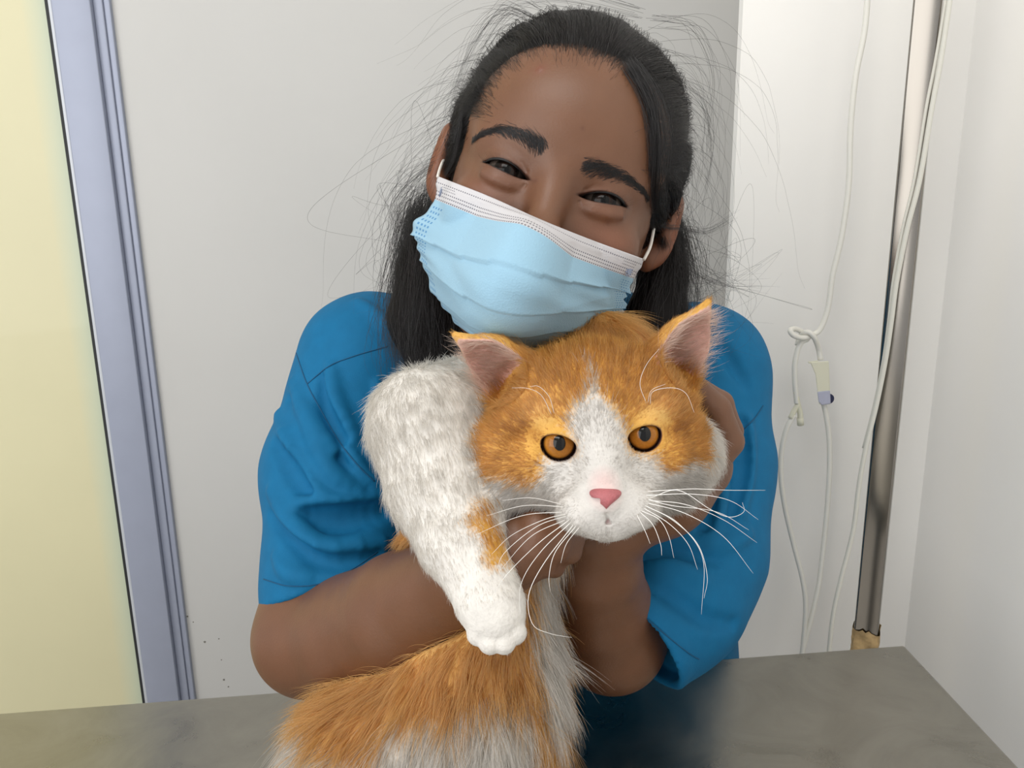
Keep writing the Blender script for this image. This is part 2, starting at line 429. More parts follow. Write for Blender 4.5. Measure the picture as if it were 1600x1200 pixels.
for j, z in enumerate(np.linspace(zt - 0.02, zt2, 9)):
    row = []
    for i in range(28):
        a = 2 * math.pi * i / 28; s = max(abs(math.cos(a)), abs(math.sin(a)))
        r = (half + 0.0016 + 0.0007 * math.sin(5 * a + j * 1.3)) / max(s, 0.80)
        x, y = r * math.cos(a), r * math.sin(a)
        zz = z + (0.0012 * math.sin(3 * a) + 0.0016 * random.uniform(-1, 1) if j == 8 else 0)
        row.append(bm.verts.new((px_ + x * math.cos(rot) - y * math.sin(rot), py_ + x * math.sin(rot) + y * math.cos(rot), zz)))
    ring.append(row)
for j in range(8):
    for i in range(28): bm.faces.new((ring[j][i], ring[j][(i + 1) % 28], ring[j + 1][(i + 1) % 28], ring[j + 1][i]))
me = bpy.data.meshes.new('tape_wrap'); bm.to_mesh(me); bm.free(); me.materials.append(M_tape)
tag(link(bpy.data.objects.new('tape_wrap', me), pole), 'brown stained masking tape')
bm = bmesh.new(); bmesh.ops.create_cone(bm, cap_ends=True, segments=40, radius1=0.075, radius2=0.03, depth=0.03)
bmesh.ops.translate(bm, vec=(px_, py_, 0.015), verts=bm.verts)
me = bpy.data.meshes.new('stand_base'); bm.to_mesh(me); bm.free(); me.materials.append(M_leg); link(bpy.data.objects.new('stand_base', me), pole)

# ------------------------------------------------------------------ tubing
def tubing_mat(name, col, w):
    m, nt, b = new_mat(name); N = nt.nodes; L = nt.links
    b.inputs['Base Color'].default_value = (*col, 1); b.inputs['Roughness'].default_value = 0.22
    b.inputs['Transmission Weight'].default_value = w; b.inputs['IOR'].default_value = 1.25
    nz = N.new('ShaderNodeTexNoise'); nz.inputs['Scale'].default_value = 60
    mr = N.new('ShaderNodeMapRange'); mr.inputs[3].default_value = 0.30; mr.inputs[4].default_value = 0.38
    L.new(nz.outputs['Fac'], mr.inputs[0]); L.new(mr.outputs[0], b.inputs['Roughness']); return m
M_tube = tubing_mat('clear_pvc_tubing', lin(238, 236, 228), 0.12)
M_cable = tubing_mat('milky_hose', lin(224, 222, 212), 0.08)
M_clamp = tubing_mat('milky_plastic', lin(238, 236, 216), 0.25)
M_wheel = pmat('navy_plastic_wheel', lin(28, 34, 70), 0.35, noise=0.1, nscale=100)
M_lav = pmat('lavender_translucent_plastic', lin(178, 180, 200), 0.3, noise=0.08, nscale=80)
TY = 0.80
def tp(pts, y=TY): return [on_plane_y(a, b, y) for a, b in pts]
drip = empty('drip_tubing', tuple(on_plane_y(1258, 1000, TY) * np.array([1, 1, 0]) + np.array([0, 0, 0.0])))
tag(drip, 'knotted clear drip tubing with a roller clamp hanging left of the steel pole', 'tubing')
R_t = 0.0028
top = tp([(1358, -60), (1352, 40), (1337, 120), (1329, 200), (1326, 290), (1315, 370), (1301, 430), (1294, 480), (1283, 512)])
knot = [on_plane_y(a, b, TY + o) for a, b, o in ((1272, 522, 0.0), (1255, 528, -0.004), (1240, 524, -0.006), (1235, 516, -0.004), (1244, 514, 0.003), (1256, 521, 0.006), (1262, 529, 0.002))]
down = tp([(1252, 535), (1246, 548), (1242, 570), (1242, 596), (1244, 618), (1245, 630)])
tube('tube', catmull(top + knot + down, 160), R_t, M_tube, drip, 10)
tube('tube', catmull([on_plane_y(a, b, TY + o) for a, b, o in ((1246, 540, 0.004), (1250, 526, 0.005), (1262, 519, -0.004), (1272, 527, -0.006), (1279, 545, 0), (1282, 562, 0))], 40), R_t, M_tube, drip, 10)
tube('tube', catmull(tp([(1287, 630), (1292, 655), (1296, 690), (1296, 740), (1292, 800), (1286, 860), (1279, 915), (1268, 965), (1256, 1010), (1245, 1060)]), 70), R_t, M_tube, drip, 10)
tube('tube', catmull(tp([(1241, 648), (1230, 668), (1222, 700), (1220, 740), (1226, 790), (1240, 850), (1254, 905), (1259, 945), (1257, 985), (1252, 1040)]), 70), R_t, M_tube, drip, 10)
yc = tube('y_connector', catmull(tp([(1243, 612), (1246, 628), (1250, 645), (1251, 660)]), 14), np.linspace(0.0026, 0.0031, 14), M_clamp, drip, 12)
tube('branch', catmull(tp([(1248, 630), (1241, 642), (1235, 654)]), 8), 0.0028, M_clamp, yc, 12)
tube('cap', tp([(1250, 653), (1251, 664)]), 0.0036, M_clamp, yc, 12)
# roller clamp
def slab(name, px, t0, t1, y, mat, parent, bev=0.001):
    a = [on_plane_y(*p, y + t0) for p in px]; c = [on_plane_y(*p, y + t1) for p in px]; n = len(px)
    bm = bmesh.new(); A = [bm.verts.new(v) for v in a]; B = [bm.verts.new(v) for v in c]
    bm.faces.new(A); bm.faces.new(B[::-1])
    for i in range(n): bm.faces.new((A[i], B[i], B[(i + 1) % n], A[(i + 1) % n]))
    bmesh.ops.recalc_face_normals(bm, faces=bm.faces)
    bmesh.ops.bevel(bm, geom=list(bm.edges), offset=bev, segments=2, profile=0.5, affect='EDGES')
    me = bpy.data.meshes.new(name); bm.to_mesh(me); bm.free(); me.materials.append(mat)
    return link(bpy.data.objects.new(name, me), parent)
rc = slab('roller_clamp', [(1266, 566), (1295, 564), (1296, 590), (1297, 618), (1298, 632), (1280, 632), (1277, 610), (1274, 585)], -0.006, 0.006, TY, M_clamp, drip)
slab('clamp_base', [(1277, 612), (1297, 610), (1298, 631), (1284, 633), (1279, 628)], -0.0068, 0.0068, TY, M_lav, rc)
c = on_plane_y(1297.5, 622, TY)
bm = bmesh.new(); bmesh.ops.create_cone(bm, cap_ends=True, segments=24, radius1=0.0055, radius2=0.0055, depth=0.007)
bmesh.ops.rotate(bm, cent=(0, 0, 0), matrix=Matrix.Rotation(math.pi / 2, 3, 'X'), verts=bm.verts)
bmesh.ops.translate(bm, vec=Vector(c - np.array([0.003, 0, 0])), verts=bm.verts)
me = bpy.data.meshes.new('wheel'); bm.to_mesh(me); bm.free(); me.materials.append(M_wheel); tag(link(bpy.data.objects.new('wheel', me), rc), 'navy thumb wheel')
slab('clamp_lip', [(1262, 565), (1278, 563), (1279, 567), (1264, 568)], -0.005, 0.005, TY, M_clamp, rc, 0.0005)

hose = empty('milky_hose', tuple(on_plane_y(1300, 1000, 0.74) * np.array([1, 1, 0])))
tag(hose, 'milky white hose hanging in front of the steel pole and behind the table', 'hose')
hp = [(1492, -60), (1484, 0), (1470, 94), (1456, 169), (1437, 281), (1418, 356), (1401, 440), (1393, 500), (1384, 560), (1370, 630), (1353, 700), (1342, 760), (1333, 830), (1314, 905), (1302, 960), (1296, 1012), (1292, 1060)]
HY = 0.752
tube('hose_line', catmull(tp(hp, HY), 110), 0.0024, M_cable, hose, 10)
tube('hose_line', catmull([on_plane_y(a - 6 - 3 * math.sin(b / 130.0), b, HY + 0.004) for a, b in hp[1:11]], 80), 0.0016, M_cable, hose, 8)

# ------------------------------------------------------------------ the woman: body
OH = K(867, 288, 0.487)                               # between the eyes, on the skin
ang = math.radians(17.5)
Xh = np.array([math.cos(ang), math.sin(ang), 0.0]); Yh = np.array([math.sin(ang), -math.cos(ang), 0.0]); Zh = np.array([0, 0, -1.0])
MH = np.stack([Xh, Yh, Zh], 1)                        # columns: head right (in the picture), up, out of the face
def HL(P): return ((P - OH.astype(np.float32)) @ MH.astype(np.float32)) * 1000.0     # head axes, millimetres
def HC(q): return OH + (np.asarray(q, float) / 1000.0) @ MH.T
EYE = {-1: np.array([-31.3, 0.0, -13.5]), 1: np.array([31.3, 0.0, -13.5])}
def arc(s, pts): return [(EYE[s][0] + s * x, y, z) for x, y, z in pts]
def eye_lens(q, s):                                   # almond opening between the lids, 2-D distance in mm
    x = (q[:, 0] - EYE[s][0]) * s; y = q[:, 1] - 0.2
    a = math.radians(9); xr = x * math.cos(a) + y * math.sin(a); yr = -x * math.sin(a) + y * math.cos(a)
    hl = 16.2; up, lo = 4.5, 2.2
    Ru = (hl * hl + up * up) / (2 * up); Rl = (hl * hl + lo * lo) / (2 * lo)
    du = np.sqrt(xr ** 2 + (yr - (up - Ru)) ** 2) - Ru; dl = np.sqrt(xr ** 2 + (yr + (lo - Rl)) ** 2) - Rl
    return np.maximum(du, dl)
def pathd(q, pts, r):
    d = None
    for a, b in zip(pts[:-1], pts[1:]):
        c = cone(q, a, b, r, r); d = c if d is None else np.minimum(d, c)
    return d
def head_sdf(P): return near(head_full, P, HC((0, 10, -75)), .150)
def face_detail(q, d):
    for s in (-1, 1):
        e = EYE[s]
        d = smin(d, sph(q, e, 14.3), 7)
        under = arc(s, [(-12, -6.6, -3.6), (-5, -8.0, -1.4), (5, -7.6, -1.6), (13, -4.6, -6)])
        d = smin(d, pathd(q, under, 1.1), 6)                                # smiling pouch under the eye
        fold = arc(s, [(-14, -6.0, 0.5), (-11, -10.5, 1.4), (-4, -13.2, 1.8), (6, -12.8, 0.2), (15, -9.0, -4.6)])
        d = smax(d, -pathd(q, fold, 0.5), 1.6)
        crease = arc(s, [(-12, 1.5, 1.8), (-8, 5.0, 2.8), (0, 7.6, 3.2), (8, 7.6, 1.0), (14.5, 5.0, -4.5), (19, 3.0, -9)])
        d = smax(d, -pathd(q, crease, 0.8), 2.4)
        for c in ([(15, 0.5, -6), (21, -2.5, -10), (26, -3.5, -15)], [(15, -3.5, -6), (20, -8.0, -9), (24, -11, -13)]):
            d = smax(d, -pathd(q, arc(s, c), 0.35), 1.6)                    # laughter lines
        L2 = eye_lens(q, s); zz = np.abs(q[:, 2] + 4) - 16
        d = smax(d, -np.maximum(L2, zz), 1.0)
    return d
def head_full(P):
    q = HL(P)
    d = ell(q, (0, 42, -88), (76, 84, 94))
    d = smin(d, ell(q, (0, 40, -40), (60, 52, 50)), 25)                   # forehead
    d = smin(d, ell(q, (0, -30, -66), (68, 74, 64)), 25)                   # face
    d = smin(d, ell(q, (0, -88, -28), (24, 18, 22)), 22)                   # chin
    for s in (-1, 1):
        d = smin(d, ell(q, (s * 38, -22, -27), (24, 18, 19)), 16)          # cheekbones, lifted by the smile
        d = smin(d, cone(q, (s * 14, 15, -4), (s * 46, 20, -20), 9, 7), 14)
    d = smax(d, -cone(q, (-20, -2, 19), (-36, -1, 16), 12, 14), 14)
    d = smax(d, -cone(q, (20, -2, 19), (36, -1, 16), 12, 14), 14)
    d = smin(d, cone(q, (0, 14, -3), (0, -32, 11), 7.5, 10), 14)           # bridge of the nose
    d = smin(d, ell(q, (0, -40, 13), (15, 12, 12)), 10)
    m = (q[:, 2] > -45) & (np.abs(q[:, 1]) < 40) & (np.abs(q[:, 0]) < 75)
    if m.any(): d[m] = face_detail(q[m], d[m])
    for s in (-1, 1):                                                       # ears
        o = ell(q, (s * 84, 16, -88), (10, 27, 17)); o = smax(o, -ell(q, (s * 94, 16, -80), (8, 19, 10)), 4)
        o = smin(o, ell(q, (s * 77, -8, -85), (8, 11, 9)), 8)
        d = smin(d, o, 5)
    d = smin(d, ell(q, (-29, 62, 2.5), (1.6, 1.6, 1.4)), 2.5)               # small blemish on the forehead
    return d / 1000.0
# arms and hands (px, py, depth, radius)
ARM_A = [(572, 575, .665, .046), (520, 800, .635, .043), (488, 990, .592, .040)]
FORE_A = [(488, 998, .590, .0405), (560, 990, .555, .0415), (634, 957, .514, .0390), (728, 893, .458, .0240)]
ARM_B = [(1092, 590, .665, .046), (1030, 820, .632, .043), (956, 996, .578, .0365)]
FORE_B = [(954, 996, .578, .0362), (940, 950, .556, .0345), (932, 880, .520, .0285), (936, 825, .500, .0245)]
FINGERS_A = [[(800, 838, .446, .0098), (838, 818, .437, .0088), (868, 812, .440, .0080), (890, 818, .450, .0070)],
             [(800, 856, .444, .0100), (840, 838, .434, .0090), (872, 832, .437, .0082), (896, 838, .448, .0072)],
             [(798, 876, .444, .0098), (838, 862, .435, .0088), (868, 856, .438, .0080), (890, 862, .449, .0070)],
             [(792, 896, .446, .0088), (826, 886, .438, .0078), (850, 882, .441, .0070), (866, 886, .450, .0062)]]
THUMB_A = [(752, 862, .452, .0125), (772, 828, .452, .0108), (800, 796, .458, .0090), (822, 780, .464, .0075)]
FINGERS_B = [[(1098, 742, .492, .0102), (1138, 690, .492, .0094), (1120, 640, .486, .0086), (1090, 610, .478, .0076)],
             [(1094, 728, .508, .0104), (1137, 674, .508, .0095), (1124, 632, .500, .0087), (1086, 606, .492, .0077)],
             [(1086, 716, .524, .0100), (1122, 668, .526, .0090), (1110, 632, .520, .0082), (1080, 612, .510, .0072)],
             [(1070, 710, .538, .0090), (1102, 668, .542, .0080), (1094, 640, .538, .0072), (1070, 622, .530, .0064)]]
THUMB_B = [(980, 780, .490, .0130), (1010, 740, .474, .0110), (1030, 700, .466, .0092), (1036, 668, .464, .0078)]
TORSO = [(832, 520, .70, .060), (835, 640, .755, .090), (840, 860, .845, .100), (845, 1100, .93, .110)]
def hand_a(P):                                        # the woman's right hand (left in the picture), flat round the cat's chest
    h = cone(P, K(735, 888, .455), K(792, 866, .447), .021, .022); h = smin(h, cone(P, K(760, 878, .452), K(798, 852, .448), .018, .017), .01)
    for f in FINGERS_A: h = smin(h, chain(P, f, .002), .0045)
    return smin(h, chain(P, THUMB_A, .003), .008)
def hand_b(P):                                        # her left hand (right in the picture), cupping the cat's other foreleg
    h = cone(P, K(945, 812, .500), K(1040, 768, .502), .0250, .0275); h = smin(h, cone(P, K(1030, 765, .505), K(1090, 728, .512), .026, .022), .012)
    for f in FINGERS_B: h = smin(h, chain(P, f, .002), .0045)
    return smin(h, chain(P, THUMB_B, .003), .008)
def arms_sdf(P):
    d = chain(P, ARM_A, .01); d = smin(d, chain(P, FORE_A, .006), .014)
    d2 = chain(P, ARM_B, .01); d2 = smin(d2, chain(P, FORE_B, .006), .014)
    d = smin(d, near(hand_a, P, K(800, 850, .45), .075, .03), .014)
    d2 = smin(d2, near(hand_b, P, K(1040, 720, .505), .085, .03), .014)
    return np.minimum(d, d2)
def torso_sdf(P):
    d = chain(P, TORSO, .05)
    d = smin(d, cone(P, K(600, 560, .68), K(1070, 580, .68), .046, .046), .05)
    return d
neck_a, neck_b = HC((0, -52, -88)), K(832, 500, .69)
def body_sdf(P):
    d = head_sdf(P)
    d = smin(d, cone(P, neck_a, neck_b, .046, .055), .03)
    d = smin(d, torso_sdf(P), .03)
    return smin(d, arms_sdf(P), .012)
def skin_nodes():
    m = pmat('brown_skin', lin(150, 104, 78), 0.44, spec=0.5, noise=0.06, nscale=45, bump=0.10, bscale=700, sss=0.12, attr='col')
    return m
M_skin = skin_nodes()
foot = KW(840, 900, .80)
person = empty('person', (foot[0], foot[1], 0.0))
tag(person, 'woman in a blue scrub shirt and face mask leaning over the table, hugging the cat', 'person')
X = axis((-.23, -.05, .0026), (-.05, .105, .00075), (.105, .23, .0026))
Y = axis((-.30, -.163, .0026), (-.163, -.085, .00075), (-.085, .30, .0026))
Z = axis((.40, .462, .0026), (.462, .53, .0008), (.53, .95, .0032))
V, Fq = surface(body_sdf, X, Y, Z)
q = HL(V); nrm = normals(body_sdf, V)
base = np.array(lin(158, 110, 84)) * np.array([.46, .44, .38]); cols = np.tile(base, (len(V), 1))
hd = (np.abs(q[:, 0]) < 95) & (q[:, 1] > -115) & (q[:, 2] > -190)
def spot(c, r): return np.exp(-(((q - np.array(c)) / np.array(r)) ** 2).sum(1))
for s in (-1, 1):
    w = spot((s * 44, -22, -4), (22, 14, 30))[:, None] * 0.35; cols = cols * (1 - w) + np.array(lin(172, 104, 82)) * .6 * w     # flush on the cheeks
    w = spot((EYE[s][0], 1, 0), (20, 11, 14))[:, None] * 0.45; cols = cols * (1 - w) + np.array(lin(112, 70, 52)) * .7 * w     # darker skin round the eyes
    L2 = eye_lens(q, s); w = (np.clip(1 - np.abs(L2) / 1.3, 0, 1) * (q[:, 2] > -16) * hd)[:, None] * 0.75
    cols = cols * (1 - w) + np.array(lin(52, 30, 26)) * w
    w = spot((s * 85, 12, -88), (12, 32, 20))[:, None] * 0.6; cols = cols * (1 - w) + np.array(lin(178, 100, 66)) * .7 * w
w = spot((-29, 62, 3), (4, 4, 5))[:, None] * 0.5; cols = cols * (1 - w) + np.array(lin(150, 78, 62)) * .6 * w
for (x, y) in ((-58, 36), (20, 20), (6, 33), (-12, -3), (38, -12), (28, 3)):
    w = spot((x, y, 0), (1.3, 1.3, 40))[:, None] * 0.5 * hd[:, None]; cols = cols * (1 - w) + np.array(lin(84, 48, 36)) * w
body = mesh('body', W(V), Fq, M_skin, person, cols=cols)

# eyes
def eye_mat(name, iris_in, iris_out, r_iris, r_pupil, white, slit=1.0, edge=(0.01, 0.008, 0.006)):
    m, nt, b = new_mat(name); N = nt.nodes; L = nt.links
    tc = N.new('ShaderNodeTexCoord'); sx = N.new('ShaderNodeSeparateXYZ'); L.new(tc.outputs['Object'], sx.inputs[0])
    cb = N.new('ShaderNodeCombineXYZ'); L.new(sx.outputs['X'], cb.inputs['X']); L.new(sx.outputs['Y'], cb.inputs['Y'])
    ln = N.new('ShaderNodeVectorMath'); ln.operation = 'LENGTH'; L.new(cb.outputs[0], ln.inputs[0])
    mu = N.new('ShaderNodeMath'); mu.operation = 'MULTIPLY'; mu.inputs[1].default_value = slit; L.new(sx.outputs['X'], mu.inputs[0])
    cb2 = N.new('ShaderNodeCombineXYZ'); L.new(mu.outputs[0], cb2.inputs['X']); L.new(sx.outputs['Y'], cb2.inputs['Y'])
    ln2 = N.new('ShaderNodeVectorMath'); ln2.operation = 'LENGTH'; L.new(cb2.outputs[0], ln2.inputs[0])
    ramp = N.new('ShaderNodeValToRGB'); dv = N.new('ShaderNodeMath'); dv.operation = 'DIVIDE'; dv.inputs[1].default_value = r_iris * 1.25
    L.new(ln.outputs['Value'], dv.inputs[0]); L.new(dv.outputs[0], ramp.inputs[0])
    el = ramp.color_ramp.elements
    el[0].position = 0.25; el[0].color = (*iris_in, 1); el[1].position = 0.66; el[1].color = (*iris_out, 1)
    for p, c in ((0.76, edge), (0.81, edge), (0.86, white)):
        e = el.new(p); e.color = (*c, 1)
    nz = N.new('ShaderNodeTexNoise'); nz.inputs['Scale'].default_value = 900; L.new(tc.outputs['Object'], nz.inputs['Vector'])
    mr = N.new('ShaderNodeMapRange'); mr.inputs[3].default_value = 0.7; mr.inputs[4].default_value = 1.3; L.new(nz.outputs['Fac'], mr.inputs[0])
    mx = N.new('ShaderNodeMix'); mx.data_type = 'RGBA'; mx.blend_type = 'MULTIPLY'; mx.inputs[0].default_value = 1
    L.new(ramp.outputs[0], mx.inputs[6]); L.new(mr.outputs[0], mx.inputs[7])
    st = N.new('ShaderNodeMapRange'); st.inputs[1].default_value = r_pupil * 0.93; st.inputs[2].default_value = r_pupil * 1.05; L.new(ln2.outputs['Value'], st.inputs[0])
    m2 = N.new('ShaderNodeMix'); m2.data_type = 'RGBA'; L.new(st.outputs[0], m2.inputs[0])
    m2.inputs[6].default_value = (0.004, 0.004, 0.004, 1); L.new(mx.outputs[2], m2.inputs[7]); L.new(m2.outputs[2], b.inputs['Base Color'])
    b.inputs['Roughness'].default_value = 0.10; b.inputs['Specular IOR Level'].default_value = 0.35
    return m
def eyeball(name, centre, r, look, up, mat, parent, cornea=0.0, rc=0.5):
    z = np.asarray(look, float); z /= np.linalg.norm(z); x = np.cross(up, z); x /= np.linalg.norm(x); y = np.cross(z, x)
    bm = bmesh.new(); bmesh.ops.create_uvsphere(bm, u_segments=48, v_segments=32, radius=r)
    for v in bm.verts:
        rr = math.hypot(v.co.x, v.co.y)
        if v.co.z > 0 and cornea: v.co.z += cornea * max(0, 1 - (rr / (rc * r)) ** 2)
    me = bpy.data.meshes.new(name); bm.to_mesh(me); bm.free()
    for p in me.polygons: p.use_smooth = True
    me.materials.append(mat); o = bpy.data.objects.new(name, me)
    c = W(np.asarray(centre)); Rw = C2W @ np.stack([x, y, z], 1)
    scene.collection.objects.link(o)
    o.matrix_world = Matrix([[*Rw[0], c[0]], [*Rw[1], c[1]], [*Rw[2], c[2]], [0, 0, 0, 1]])
    mw = o.matrix_world.copy(); o.parent = parent; o.matrix_parent_inverse = parent.matrix_world.inverted(); o.matrix_basis = mw
    return o
M_eye = eye_mat('dark_brown_eye', lin(40, 26, 20), lin(16, 11, 10), .0074, .0030, lin(64, 55, 50))  # eye white is coloured dark, with the shadow of the lashes painted in
for s in (-1, 1):
    c = HC(EYE[s]); eyeball('eye', c, .0125, (0.04, -0.02, -1.0), Yh, M_eye, person, .0006, .5)
M_eye.node_tree.nodes['Principled BSDF'].inputs['Specular IOR Level'].default_value = 0.2
# lash lines and eyelashes, eyebrows
M_hair = pmat('black_hair', lin(24, 21, 22), 0.32, spec=0.5, noise=0.2, nscale=60)
M_hairv = pmat('black_hair_strands', lin(24, 21, 22), 0.30, spec=0.5, attr='col')
M_lash = pmat('black_lash', lin(14, 10, 10), 0.5, noise=0.1, nscale=80)
def lens_edge(s, upper, n):
    a = math.radians(9); hl = 16.2; h = 4.5 if upper else 2.2; x = np.linspace(-hl, hl, n); R = (hl * hl + h * h) / (2 * h)
    y = (h - R) + np.sqrt(R * R - x * x)
    if not upper: y = -y
    X_ = x * math.cos(a) - y * math.sin(a); Y_ = x * math.sin(a) + y * math.cos(a)
    xx = EYE[s][0] + s * X_; yy = Y_ + 0.2
    zz = EYE[s][2] + np.sqrt(np.maximum(14.2 ** 2 - (xx - EYE[s][0]) ** 2 - (yy - EYE[s][1]) ** 2, 4))
    return np.stack([xx, yy, zz], 1)
lash = []
for s in (-1, 1):
    e = lens_edge(s, True, 40); r = 0.0003 + 0.0007 * np.linspace(0, 1, 40) ** 0.6
    r[-4:] *= np.linspace(1, 0.4, 4)
    tube('lash_line', W(HC(e)), r, M_lash, person, 8)
    e2 = lens_edge(s, False, 40); tube('lash_line', W(HC(e2 + np.array([0, 0, -0.3]))), 0.00018 + 0.00022 * np.linspace(0, 1, 40), M_lash, person, 6)
    for k in range(70):
        t = rng.uniform(0.12, 1.0); i = int(t * 39); p = e[i]
        d = np.array([s * (t - 0.35) * 1.1, 0.05 - 0.35 * (1 - t), 1.0]); d /= np.linalg.norm(d); Lg = 4.0 + 3.0 * t
        pts = [p + d * Lg * u + np.array([s * .8 * t, 2.4, 0]) * u * u * (0.2 + .8 * t) for u in np.linspace(0, 1, 5)]
        lash.append(HC(np.array(pts)))
hair('eyelashes', np.array(lash), .00007, M_lash, person)
BROW = {-1: [(850, 240), (836, 226), (815, 214), (788, 205), (762, 206), (738, 216)], 1: [(908, 258), (925, 264), (950, 270), (975, 279), (998, 293), (1015, 309)]}
WID = [15, 18, 16, 13, 9.5, 3]
bh = []
for s in (-1, 1):
    c = catmull(np.array(BROW[s], float), 60); tdir = np.gradient(c, axis=0); tdir /= np.linalg.norm(tdir, axis=1)[:, None]
    ww = np.interp(np.linspace(0, 1, 60), np.linspace(0, 1, 6), WID)
    n = 900; t = rng.uniform(0, 1, n) ** 0.9; i = (t * 59).astype(int); off = rng.normal(0, 0.36, n).clip(-.95, .95)
    nrm2 = np.stack([-tdir[:, 1], tdir[:, 0]], 1)
    if nrm2[30, 1] > 0: nrm2 = -nrm2                                       # towards the forehead
    r0 = c[i] + nrm2[i] * (off * ww[i])[:, None]
    P0 = march(head_sdf, r0[:, 0], r0[:, 1]); Nn = normals(head_sdf, P0)
    g = tdir[i] + nrm2[i] * (0.75 * (1 - t) - 0.5 * off)[:, None] + rng.normal(0, .12, (n, 2))
    D = np.stack([g[:, 0], g[:, 1], np.zeros(n)], 1); D -= Nn * (D * Nn).sum(1)[:, None]; D /= np.linalg.norm(D, axis=1)[:, None]
    Lg = (0.005 + 0.003 * rng.random(n)) * (1 - 0.3 * t)
    u = np.linspace(0, 1, 5)
    bh.append(P0[:, None] + D[:, None] * (Lg[:, None] * u)[..., None] + Nn[:, None] * (Lg[:, None] * (0.22 * u - 0.20 * u * u))[..., None])
hair('eyebrows', np.concatenate(bh), .00010, M_hair, person, taper=0.3)

# ------------------------------------------------------------------ scrub shirt
M_shirt = pmat('blue_scrub_cotton', lin(10, 101, 146), 0.75, spec=0.25, noise=0.05, nscale=90, bump=0.12, bscale=900)
M_seam = pmat('shirt_stitching', lin(8, 78, 116), 0.8, noise=0.1, nscale=200)
M_trous = pmat('navy_trousers', lin(22, 40, 66), 0.8, noise=0.08, nscale=60)
M_shoe = pmat('white_clog', lin(220, 220, 216), 0.4, noise=0.03, nscale=60)
SL_A = [(570, 566, .672, .056), (524, 740, .642, .0545), (522, 890, .614, .0505), (518, 1000, .592, .0500)]
SL_B = [(1092, 585, .672, .058), (1085, 740, .655, .060), (1062, 860, .632, .0625), (1042, 930, .608, .0545), (985, 990, .575, .0500)]
def plane_cut(P, p, n): return (P - np.asarray(p, np.float32)) @ np.asarray(n, np.float32)
def unit(v): v = np.asarray(v, float); return v / np.linalg.norm(v)
# hem planes: three points of each sleeve opening
def plane3(a, b, c):
    a, b, c = K(*a), K(*b), K(*c); n = unit(np.cross(b - a, c - a)); return a, (n if n[1] > 0 else -n)
HEM_A = plane3((412, 950, .60), (592, 886, .575), (500, 915, .65)); HEM_B = (K(1000, 985, .560), unit((-.80, .52, -.30)))
FOLDS = [  # (pixel polyline with depth guess, radius, blend, +1 ridge / -1 groove)
    ([(434, 648), (455, 722), (495, 772), (535, 795)], .004, .010, 1), ([(432, 695), (458, 745), (500, 792)], .004, .012, -1),
    ([(462, 788), (530, 790), (598, 776)], .0045, .009, 1), ([(468, 806), (530, 812), (600, 800)], .006, .010, -1),
    ([(424, 768), (458, 822), (505, 856), (596, 850)], .0045, .010, 1), ([(425, 805), (462, 850), (510, 880), (590, 868)], .003, .010, -1),
    ([(515, 572), (522, 625), (552, 682)], .004, .009, 1), ([(504, 590), (510, 640), (540, 700)], .003, .008, -1),
    ([(455, 620), (500, 690), (560, 735)], .003, .010, -1), ([(456, 598), (478, 650), (520, 705)], .003, .010, 1),
    ([(1168, 655), (1165, 730), (1155, 800)], .004, .010, 1), ([(1160, 660), (1156, 740), (1140, 810)], .004, .010, -1),
    ([(1005, 882), (1050, 886), (1100, 905)], .003, .010, 1), ([(1000, 905), (1050, 930), (1105, 968), (1145, 975)], .003, .012, -1),
    ([(545, 700), (570, 740), (600, 762)], .003, .008, 1), ([(480, 640), (490, 690), (520, 740), (560, 765)], .003, .009, 1),
    ([(430, 870), (450, 895), (480, 905)], .003, .009, 1), ([(1120, 690), (1128, 760), (1118, 830)], .003, .010, 1), ([(1105, 700), (1108, 770), (1098, 840)], .003, .010, -1),
    ([(1010, 870), (1060, 862), (1120, 878)], .003, .009, -1), ([(590, 600), (600, 660), (612, 720)], .003, .009, 1),
    ([(560, 470), (600, 500), (640, 520)], .003, .010, 1), ([(1120, 530), (1140, 560), (1165, 600)], .003, .010, -1),
    ([(1100, 840), (1135, 850), (1170, 835)], .003, .010, 1),
]
def shirt_base(P):
    d = chain(P, [(a, b, c, r + .012) for a, b, c, r in TORSO], .05)
    d = smin(d, cone(P, K(592, 560, .685), K(1085, 585, .685), .056, .058), .05)
    for x in (690, 1010): d = smin(d, cone(P, K(x, 660, .715), K(x + 8, 1060, .89), .075, .095), .05)
    a = smax(chain(P, SL_A, .02), plane_cut(P, *HEM_A), .004)
    b = smax(chain(P, SL_B, .02), plane_cut(P, *HEM_B), .004)
    d = smin(d, a, .012); d = smin(d, b, .012)
    return d
FP = []
for pts, r, k, sg in FOLDS:
    r *= 1.9; k *= .65; c = catmull(np.array(pts, float), 9); h = march(shirt_base, c[:, 0], c[:, 1], .45)
    nn = normals(shirt_base, h); FP.append((h + nn * (-.15 * r if sg > 0 else .05 * r), r, k, sg))
